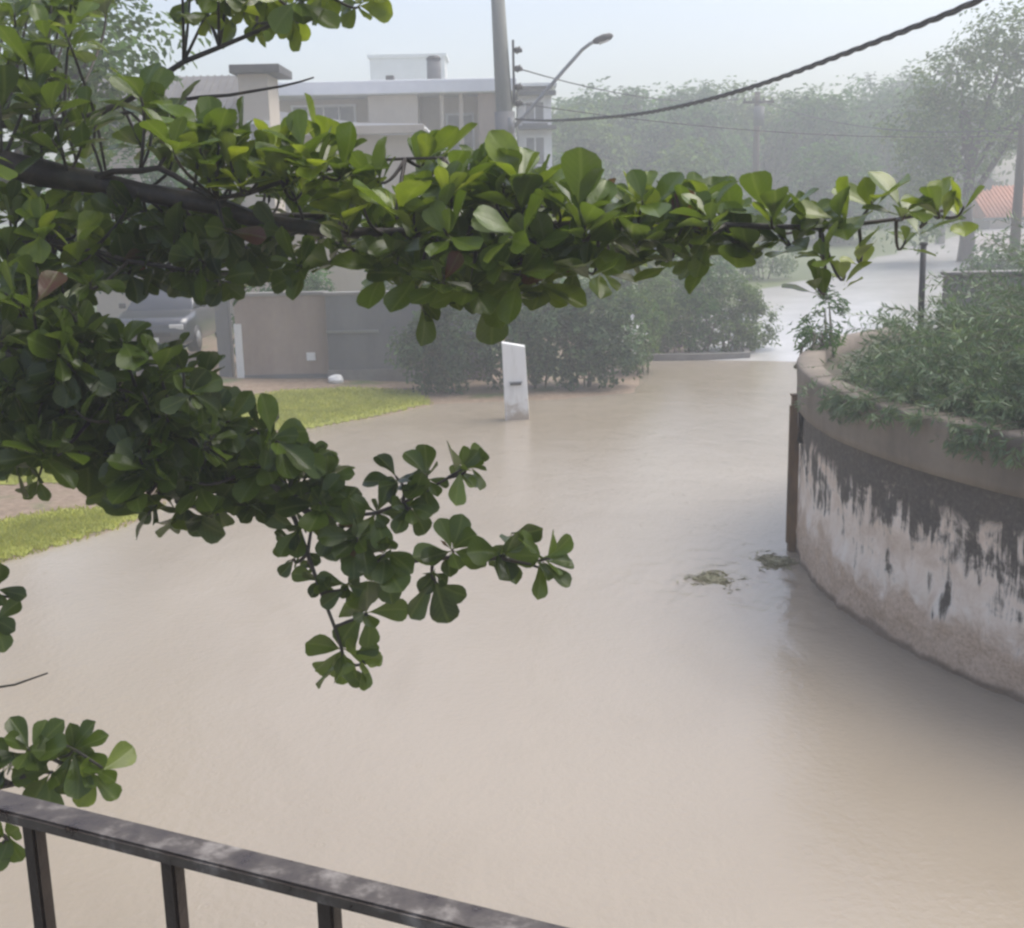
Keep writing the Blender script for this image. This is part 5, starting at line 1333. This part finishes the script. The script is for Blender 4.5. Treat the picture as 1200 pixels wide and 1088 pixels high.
FTL = ['hazy tree beside the white storeyed house', 'hazy round tree below and right of the street lamp head', 'hazy darker tree behind the transformer pole', 'hazy broad tree right of the transformer pole',
       'hazy low rounded tree midway between the two far poles', 'hazy pale tree just left of the slender pole', 'hazy tree standing behind the slender pale pole', 'farther tree peeping above the one beside the storeyed house', 'farther tall tree showing above the transformer pole trees', 'farther tall tree between the two far poles', 'farther tall tree behind the slender pole',
       'hazy tree behind the orange tiled house', 'short hazy tree in front of the transformer pole', 'short hazy tree right of the transformer pole foot', 'short hazy tree at the foot of the storeyed house']
for i, (x, y, h, wd, _) in enumerate(FT):
    rn = random.Random(100+i)
    h *= .86; make_tree('hazy_tree', x, y, h, lobes_round(rn, h, wd*1.38, 14, .06), 200+i, (.40), 260, 9500, FAR_LEAF if i % 3 else PALE_LEAF, FTL[i], .5, .22, 'hazy trees beyond the street')
rn = random.Random(5)
make_tree('large_tree', 18.9, 50, 10.0, [(-2.0, 0, 5.4, 1.6, 1.7, 1.3), (-.6, -.3, 7.2, 1.7, 1.7, 1.3), (1.2, 0, 8.6, 1.9, 1.8, 1.3), (3.2, .5, 7.4, 1.9, 1.8, 1.6), (.2, 0, 5.0, 2.0, 1.8, 1.4), (-1.4, 0, 3.6, 1.6, 1.6, 1.0), (2.6, 0, 5.6, 1.8, 1.6, 1.2), (4.2, 0, 9.3, 1.7, 1.6, 1.2), (-1.9, 0, 1.9, 1.4, 1.5, 1.1)],
          61, .22, 360, 14000, PALE_LEAF, 'large ragged tree rising at the upper right behind the edge pole', .36, .28)
make_tree('garden_tree', -8.7, 20.0, 9.0, [(-1.6, 0, 6.2, 1.9, 1.6, 1.3), (.8, 0, 7.0, 1.7, 1.5, 1.3), (2.4, -.3, 6.3, 1.3, 1.2, 1.0), (-.3, 0, 5.0, 1.8, 1.5, 1.0), (-2.8, 0, 7.6, 1.5, 1.4, 1.2), (1.6, 0, 5.4, 1.3, 1.2, .8), (.9, .2, 8.2, 1.5, 1.3, 1.0)],
          63, .17, 220, 9000, PALE_LEAF, 'pale misty garden tree behind the dark branches at the upper left', .28, .2)

def shrub(name, x, y, lobes, seed, leaf, nclump, nleaf, mat, label, spread=.13, asp=.5, group=None, stems=7, z0=None):
    rng = np.random.default_rng(seed); rn = random.Random(seed); z0 = zt(x, y) if z0 is None else z0
    t = empty(name, (x, y, z0), label, 'shrub', group); lob = [(x+a, y+b, z0+c, d, e, f) for a, b, c, d, e, f in lobes]
    st = MB()
    for i in range(stems):
        l = lob[i % len(lob)]; a = Vector((x+rn.uniform(-.3, .3)+(l[0]-x)*.6, y+rn.uniform(-.15, .15)+(l[1]-y)*.6, z0-.1)); b = Vector(l[:3])+Vector((rn.uniform(-.3, .3)*l[3], 0, rn.uniform(.1, .6)*l[5]))
        st.tube([a, a.lerp(b, .5)+Vector((rn.uniform(-.1, .1), rn.uniform(-.1, .1), .05)), b], [.028, .02, .008], 5)
    st.build('stem', TWIG, t)
    P, ow, cv = clumpy(rng, lob, nclump, nleaf, spread); P[:, 2] = np.maximum(P[:, 2], z0+.02)
    V, F, va = leaf_cloud(rng, P, leaf, asp, .4, ow); va = np.clip(np.repeat(cv, 4)*.6+va*.4, 0, .94)
    obj('foliage', np_mesh('foliage', V, F, mat, va), t); return t
make_tree('yard_tree', -9.4, 31.0, 5.4, [(-1.4, 0, 3.6, 1.2, 1.0, 1.0), (0, 0, 4.4, 1.3, 1.0, .9), (1.3, 0, 3.7, 1.1, 1.0, .9), (.4, 0, 2.8, 1.2, 1.0, .8), (-.8, 0, 2.6, 1.1, 1.0, .8)],
          64, .20, 140, 5200, FAR_LEAF, 'dense green yard tree behind the parked car below the sloping grey roof', .26, .14)
G1 = 'hedge shrubs at the flood edge behind the white pillar'
shrub('hedge_shrub', -1.35, 25.3, [(-.4, 0, .7, .7, .6, .7), (.3, 0, .9, .7, .6, .8), (0, .1, 1.4, .7, .5, .6)], 71, .12, 130, 6500, DARK_LEAF, 'dark hedge shrub between the grey wall and the white pillar', group=G1)
shrub('hedge_shrub', .3, 25.5, [(-.3, 0, .8, .75, .6, .75), (.5, 0, .9, .7, .6, .8), (.1, .1, 1.6, .7, .5, .55)], 72, .12, 130, 6500, DARK_LEAF, 'bluish dark hedge shrub directly behind the white pillar', group=G1)
shrub('hedge_shrub', 1.75, 25.7, [(-.3, 0, .8, .7, .6, .8), (.45, -.1, .8, .6, .6, .75), (.1, .1, 1.6, .75, .5, .6)], 73, .12, 130, 6500, DARK_LEAF, 'dark rounded shrub at the hedge corner by open water', group=G1)
shrub('pale_shrub', 3.0, 27.6, [(-.2, 0, .7, .5, .6, .6), (0, .6, 1.2, .6, .5, .7)], 74, .11, 80, 3200, PALE_LEAF, 'pale shrub at the hedge corner where the flood bends', group=G1)
cs = col.objects['pale_shrub']; rb = np.random.default_rng(9)
Pb = np.array([2.75, 27.1, .95])+rb.normal(size=(90, 3))*np.array([.16, .1, .2]); Vb, Fb, vb = leaf_cloud(rb, Pb, .10, .8, .2)
obj('blossom', np_mesh('blossom', Vb, Fb, WHITE, vb), cs)
G2 = 'pale shrubs behind the low kerb at the far flood edge'
for i, (x, lb, hh) in enumerate([(3.9, 'pale shrub at the left end of the low kerb', 1.0), (5.0, 'tall pale shrub behind the middle of the low kerb', 1.25), (6.0, 'pale spiky shrub at the right end of the low kerb', 1.05)]):
    shrub('kerb_shrub', x, 31.0, [(-.35, 0, .6*hh, .6, .5, .6*hh), (.35, 0, .7*hh, .6, .5, .65*hh), (0, .2, 1.25*hh, .55, .5, .55*hh)], 75+i, .12, 120, 5000, PALE_LEAF if i != 1 else FAR_LEAF, lb, group=G2, asp=.35)
for i, (x, y, lb) in enumerate([(3.4, 36, 'rough bush behind the kerb shrubs, left'), (5.6, 38, 'rough bush behind the kerb shrubs beside the road'), (9.5, 46, 'bush growing on the outer verge of the climbing road'), (1.0, 35, 'rough bush right of the lamp pole foot'), (-2.6, 33.5, 'rough bush left of the lamp pole foot behind the grey wall'), (-5.2, 28.6, 'green bush leaning over the pinkish wall')]):
    lb = lb.replace('shrubs, left', 'shrubs, nearer the lamp pole')
    shrub('rough_bush', x, y, [(-.6, 0, .8, .9, .8, .8), (.6, 0, 1.0, .9, .8, .9), (0, .2, 1.7, .9, .7, .8)], 85+i, .15, 130, 4200, [PALE_LEAF, FAR_LEAF][i % 2], lb, .17, group='rough bushes on the banks')
for i, (x, y, lb) in enumerate([(11.5, 24, 'mid green bush beyond the terrace, near its block wall'), (14.5, 30, 'mid green bush right of the road under the edge pole'), (14.8, 36, 'bush at the foot of the edge pole')]):
    shrub('roadside_bush', x, y, [(-.6, 0, .8, .9, .8, .8), (.6, 0, .9, .9, .8, .8), (0, .2, 1.4, .9, .7, .7)], 95+i, .14, 120, 4200, [FAR_LEAF, PALE_LEAF][i % 2], lb, .17, group='bushes right of the road')

# feathery trailing shrubs spilling over the wall
def trailing(a_mid, a_half, seed, nst, label, hmax=1.0, rin=1.5, setback=.1):
    rng = np.random.default_rng(seed); rn = random.Random(seed)
    c = Vector((WC.x+(WR-.8)*math.cos(a_mid), WC.y+(WR-.8)*math.sin(a_mid), 2.02))
    t = empty('trailing_shrub', c, label, 'shrub', 'feathery shrubs spilling over the curved wall')
    st = MB(); Ps = []; Ds = []; Cv = []
    for i in range(nst):
        a = a_mid+rn.gauss(0, .55)*a_half; dep = .05+setback+rn.uniform(.0, 1)**.8*rin
        base = Vector((WC.x+(WR-.35-dep)*math.cos(a), WC.y+(WR-.35-dep)*math.sin(a), 2.0))
        out = Vector((math.cos(a+rn.uniform(-1.1, 1.1)), math.sin(a+rn.uniform(-1.1, 1.1)), 0)).normalized()
        ln = rn.uniform(.55, 1.15)*hmax*(.8+.35*dep/rin); rise = rn.uniform(.5, 1.0)
        pts = []; p_ = base.copy(); v = (out*(1-rise*.75)+Vector((0, 0, 1))*rise).normalized(); k = 12
        droop = rn.uniform(.07, .19)
        for j in range(k):
            pts.append(p_.copy()); p_ = p_+v*ln/k; v = (v+out*.05+Vector((0, 0, -droop))).normalized()
        for q_ in pts:   # stay outside the wall while hanging
            rr_ = math.hypot(q_.x-WC.x, q_.y-WC.y)
            if q_.z < 2.2 and WR-.35 < rr_ < WR+.14:
                f = (WR+.15)/rr_; q_.x = WC.x+(q_.x-WC.x)*f; q_.y = WC.y+(q_.y-WC.y)*f
            if rr_ <= WR-.35: q_.z = max(q_.z, 2.03)
        st.tube(pts, [.007*(1-.07*j) for j in range(k)], 4, cap=False)
        cv = rn.random()
        for j in range(1, k-1):
            for m in range(10):
                b = pts[j].lerp(pts[j+1], m/10); tdir = (pts[j+1]-pts[j]).normalized()
                sdv = tdir.cross(Vector((rn.gauss(0, 1), rn.gauss(0, 1), rn.gauss(0, 1)))).normalized()
                Ps.append(b); Ds.append((sdv+tdir*.7+Vector((0, 0, -.15))).normalized()); Cv.append(cv)
    st.build('stem', TWIG, t)
    P = np.array([tuple(p) for p in Ps]); Dv = np.array([tuple(p) for p in Ds]); n = len(P)
    ln = rng.uniform(.06, .13, n)[:, None]; nr = np.cross(Dv, rng.normal(size=(n, 3))); nr /= np.linalg.norm(nr, axis=1)[:, None]
    s = np.cross(Dv, nr)*.0075
    V = np.stack([P, P+Dv*ln*.5+s, P+Dv*ln, P+Dv*ln*.5-s], 1).reshape(-1, 3); i4 = np.arange(n)*4
    F = np.stack([i4, i4+1, i4+2, i4+3], 1)
    va = np.clip(np.repeat(np.array(Cv)*.65+rng.uniform(0, .35, n), 4), 0, .94)
    obj('foliage', np_mesh('foliage', V, F, FERN, va), t)
trailing(R(192), R(6), 301, 300, 'feathery trailing shrub nearest the thin iron post', .75, 1.2)
trailing(R(206), R(7), 302, 460, 'middle feathery shrub hanging over the brown band', .95, 1.4)
trailing(R(217), R(8), 303, 640, 'large feathery shrub cut off by the picture edge above the wall', 1.15, 2.0)
trailing(R(187), R(9), 304, 560, 'taller feathery shrub rising behind the ones on the wall rim', 1.6, 2.8, .5)
trailing(R(205), R(9), 305, 640, 'tallest feathery shrub on the terrace behind the wall rim', 2.3, 2.6, 1.2)
trailing(R(176), R(9), 306, 300, 'low thin trailing growth on the terrace near its far end', .6, 2.0, .35)
shrub('terrace_weed', 3.75, 14.6, [(0, 0, .25, .25, .35, .25), (.25, .4, .45, .2, .2, .4)], 305, .10, 40, 700, FAR_LEAF, 'sparse weed growing on the far end of the curved wall', .08, .25, z0=2.02)

# ------------------------------------------------------------------ the near tree with broad leaves
def leaf_mesh(i, rn):
    st = [0, .10, .24, .40, .56, .70, .82, .92, 1.0]; W = .60*rn.uniform(.88, 1.14)
    fold = rn.uniform(.10, .32); curl = rn.uniform(-.05, .30); side = rn.uniform(-.07, .07); wav = rn.uniform(0, .035)
    wv = [.03, .05, .26, .55, .82, .97, .96, .72, .12]
    V = []; UV = []
    for k, (v, wf) in enumerate(zip(st, wv)):
        hw = W*.5*wf; zc = -curl*v*v*.8; xs = side*math.sin(v*3.1)
        for s in (-1, -.5, 0, .5, 1):
            V.append((xs+s*hw, v, zc+abs(s)**1.4*fold*hw*1.3+wav*math.sin(v*11+s*2)*abs(s))); UV.append((.5+.5*s*max(wf, .2), v))
    n = 5
    F = [(k*n+j, k*n+j+1, (k+1)*n+j+1, (k+1)*n+j) for k in range(len(st)-1) for j in range(n-1)]
    return np.array(V), np.array(F), np.array(UV)
rn = random.Random(77)
NV = 10
SHAPES = [leaf_mesh(i, rn) for i in range(NV)]
tree = empty('leafy_tree', TRUNK[0][:3], 'dark glossy broad-leaved tree with boughs reaching across the view', 'tree')
def smooth_path(b, step=.12):
    P = [Vector(p[:3]) for p in b]; out = []; rad = []
    for i in range(len(P)-1):
        p0 = P[max(i-1, 0)]; p1 = P[i]; p2 = P[i+1]; p3 = P[min(i+2, len(P)-1)]; n = max(2, int((p2-p1).length/step))
        for k in range(n):
            u = k/n; out.append(.5*((2*p1)+(p2-p0)*u+(2*p0-5*p1+4*p2-p3)*u*u+(3*p1-p0-3*p2+p3)*u**3)); rad.append(b[i][3]*(1-u)+b[i+1][3]*u)
    out.append(P[-1]); rad.append(b[-1][3])
    for i in range(1, len(out)-1): out[i] += Vector((rn.gauss(0, 1), rn.gauss(0, 1), rn.gauss(0, 1)))*min(.012, rad[i]*.35)
    return out, rad
paths = []
po, pr = smooth_path(TRUNK, .3)
MB().tube(po, pr, 14, wob=.06, rng=rn).build('trunk', BARK, tree)
bmbs = []
for b in BRANCHES:
    po, pr = smooth_path(b); m = MB(); m.tube(po, pr, 8, wob=.12, rng=rn); bmbs.append(m); paths.append((po, pr))
# twigs from each leaf cluster to the nearest bough
twigs = MB()
allp = [(p, r, bi) for bi, (po, pr) in enumerate(paths) for p, r in zip(po[2:], pr[2:])]
AP = np.array([tuple(a[0]) for a in allp])
HOSTPEN = np.array([.9 if a[2] in (8, 9, 10, 11) else 0. for a in allp])
LV = []                                   # (shape, matrix, var)
for (x, y, z, ax, ay, az, n, Ls, age_light, spread) in ROSETTES:
    c = Vector((x, y, z)); A = Vector((ax, ay, az)).normalized()
    back = c-A*.12
    d = np.linalg.norm(AP-np.array(tuple(back)), axis=1); d = d+np.maximum(0, AP[:, 0]-x)*.25+HOSTPEN*(d > .35)
    k = int(d.argmin()); q0 = allp[k][0]
    if (q0-c).length > .03:
        dd = (q0-c).length; ct = c-A*min(.28*dd, .06)+Vector((rn.uniform(-.03, .03), rn.uniform(-.03, .03), rn.uniform(-.05, 0)))
        tp_ = [q0*(1-u)**2+ct*(2*u*(1-u))+c*u*u for u in (0, .15, .3, .45, .6, .75, .9, 1)]+[c+A*.015]
        bmbs[allp[k][2]].tube(tp_, [.0070, .0066, .0062, .0058, .0054, .005, .0046, .0042, .003], 6)
    perp = A.cross(Vector((.31, .17, .93))).normalized(); per2 = A.cross(perp); ph = rn.uniform(0, 6.28)
    for i in range(n):
        th = ph+i*2.39996+rn.uniform(-.25, .25); tilt = R(rn.uniform(32, 98)*spread) if i > 1 else R(rn.uniform(15, 45))
        dr = A*math.cos(tilt)+(perp*math.cos(th)+per2*math.sin(th))*math.sin(tilt)
        dr = (dr+Vector((0, 0, -.10))).normalized()
        nz = (A-dr*A.dot(dr)); nz = nz+Vector((0, 0, .45))-dr*(.45*dr.z); nz = (nz+Vector((rn.gauss(0, .18), rn.gauss(0, .18), rn.gauss(0, .18))))
        nz = (nz-dr*nz.dot(dr)).normalized(); xx = dr.cross(nz)
        s = (1.14 if spread == 1 else 1.26)*Ls*rn.uniform(.62, 1.12)*(.75 if i < 2 else 1)
        base = c-A*rn.uniform(-.01, .05)
        mt = Matrix(((xx.x*s, dr.x*s, nz.x*s, base.x), (xx.y*s, dr.y*s, nz.y*s, base.y), (xx.z*s, dr.z*s, nz.z*s, base.z), (0, 0, 0, 1)))
        va = min(.94, max(0, age_light*.62+rn.uniform(.0, .36))) if age_light > .3 or rn.random() > .012 or z < 2.6 else .99  # tone: new leaves paler, shade of inner and lower masses painted darker
        LV.append((rn.randrange(NV), mt, va))
for m in bmbs: m.build('branch', BARK, tree)
# which leaves show largest from the balcony: coarse depth sort of leaf outlines
cen = np.array([tuple(m @ Vector((0, .6, 0))) for _, m, _ in LV]); tips = np.array([tuple(m @ Vector((0, 1, 0))) for _, m, _ in LV]); wid = np.array([tuple(m @ Vector((.28, .65, 0))) for _, m, _ in LV])
cam_p = np.array([0, 0, 4.0]); AX = np.array([tuple(rt), tuple(up), tuple(fwd)])
def pr_(P): q = (P-cam_p) @ AX.T; return np.column_stack([150+350*q[:, 0]/q[:, 2], 136-350*q[:, 1]/q[:, 2]]), q[:, 2]
c2, dz = pr_(cen); t2, _ = pr_(tips); w2, _ = pr_(wid)
own = np.full((272, 300), -1); gxx, gyy = np.meshgrid(np.arange(300), np.arange(272))
for i in np.argsort(-dz):
    a = (t2[i]-c2[i])*1.25; b = w2[i]-c2[i]; det = a[0]*b[1]-a[1]*b[0]
    if abs(det) < .4: continue
    x0, x1 = int(max(0, c2[i, 0]-14)), int(min(300, c2[i, 0]+15)); y0, y1 = int(max(0, c2[i, 1]-14)), int(min(272, c2[i, 1]+15))
    if x0 >= x1 or y0 >= y1: continue
    dx = gxx[y0:y1, x0:x1]-c2[i, 0]; dy = gyy[y0:y1, x0:x1]-c2[i, 1]
    u = (dx*b[1]-dy*b[0])/det; v = (a[0]*dy-a[1]*dx)/det
    own[y0:y1, x0:x1][u*u+v*v < 1] = i
cnt = np.bincount(own[own >= 0].ravel(), minlength=len(LV)); top = set(int(i) for i in np.argsort(-cnt)[:300])
meshes = {}
Vs = []; Fs = []; UVs = []; vas = []; off = 0
for i, (k, mt, va) in enumerate(LV):
    V, F, UV = SHAPES[k]
    if i in top:
        key = (k, round(va*12))
        if key not in meshes: meshes[key] = np_mesh('leaf', V, F, LEAF, np.full(len(V), min(va, .94) if va < .97 else .99), UV, True)
        o = bpy.data.objects.new('leaf', meshes[key]); col.objects.link(o); o.parent = tree
        o.matrix_parent_inverse = Matrix.Translation(-Vector(TRUNK[0][:3])); o.matrix_basis = mt
    else:
        Mx = np.array(mt); Vs.append(V @ Mx[:3, :3].T+Mx[:3, 3]); Fs.append(F+off); UVs.append(UV); vas.append(np.full(len(V), va)); off += len(V)
cr = obj('crown', np_mesh('crown', np.concatenate(Vs), np.concatenate(Fs), LEAF, np.concatenate(vas), np.concatenate(UVs), True), tree)
cr['kind'] = 'stuff'

# ------------------------------------------------------------------ balcony and railing
a = Vector((-.49, 1.04, 3.45)); b = Vector((.022, .808, 3.45)); dr = (b-a).normalized(); ang = math.atan2(dr.y, dr.x)
t = empty('balcony_railing', (a.x, a.y, 2.5), 'worn dark iron balcony railing crossing the lower left corner', 'railing')
def along(s, w_, z): q_ = a+dr*s; nn = Vector((-dr.y, dr.x, 0))*w_; return Vector((q_.x+nn.x, q_.y+nn.y, z))
def bar(s0, s1, w0, w1, z0, z1, name, par):
    bm = bmesh.new(); bmesh.ops.create_cube(bm, size=1)
    for v in bm.verts: v.co = along(s0+(v.co.x+.5)*(s1-s0), w0+(v.co.y+.5)*(w1-w0), z0+(v.co.z+.5)*(z1-z0))
    bmesh.ops.bevel(bm, geom=bm.edges[:], offset=.0022, segments=2, affect='EDGES')
    me = bpy.data.meshes.new(name); bm.to_mesh(me); bm.free(); me.materials.append(BALUSTER if name == 'baluster' else RAIL)
    return obj(name, me, par)
bar(-3.0, 3.2, -.0162, .0162, 3.443, 3.456, 'top_rail', t)
bar(-3.0, 3.2, -.012, .012, 2.60, 2.615, 'bottom_rail', t)
for k in range(-18, 20):
    s0 = -.005+.042+k*.163
    bar(s0-.008, s0+.008, -.008, .008, 2.50, 3.4425, 'baluster', t)
bal = MB(); q0, q1, q2, q3 = along(-3.1, .06, 0), along(3.3, .06, 0), along(3.3, -2.4, 0), along(-3.1, -2.4, 0)
bal.prism([(q0.x, q0.y), (q1.x, q1.y), (q2.x, q2.y), (q3.x, q3.y)], 2, 2.32, 2.5)
tag(bal.build('balcony_floor', CONCRETE), kind='structure')

# ------------------------------------------------------------------ rain haze
def haze_b(n, bs):
    n.nodes.remove(bs); pv = N(n, 'ShaderNodeVolumePrincipled'); pv.inputs['Color'].default_value = (.94, .97, 1.0, 1)
    pv.inputs['Density'].default_value = .0054; pv.inputs['Anisotropy'].default_value = .15
    L(n, pv.outputs[0], n.nodes['Material Output'].inputs['Volume'])
HAZE = M('rain_haze', haze_b)
hz = MB().box(-72, 87, -19.5, 127, -1.6, 18.4).build('haze', HAZE)
tag(hz, 'pale grey rain haze hanging over the whole street', 'haze', kind='stuff')
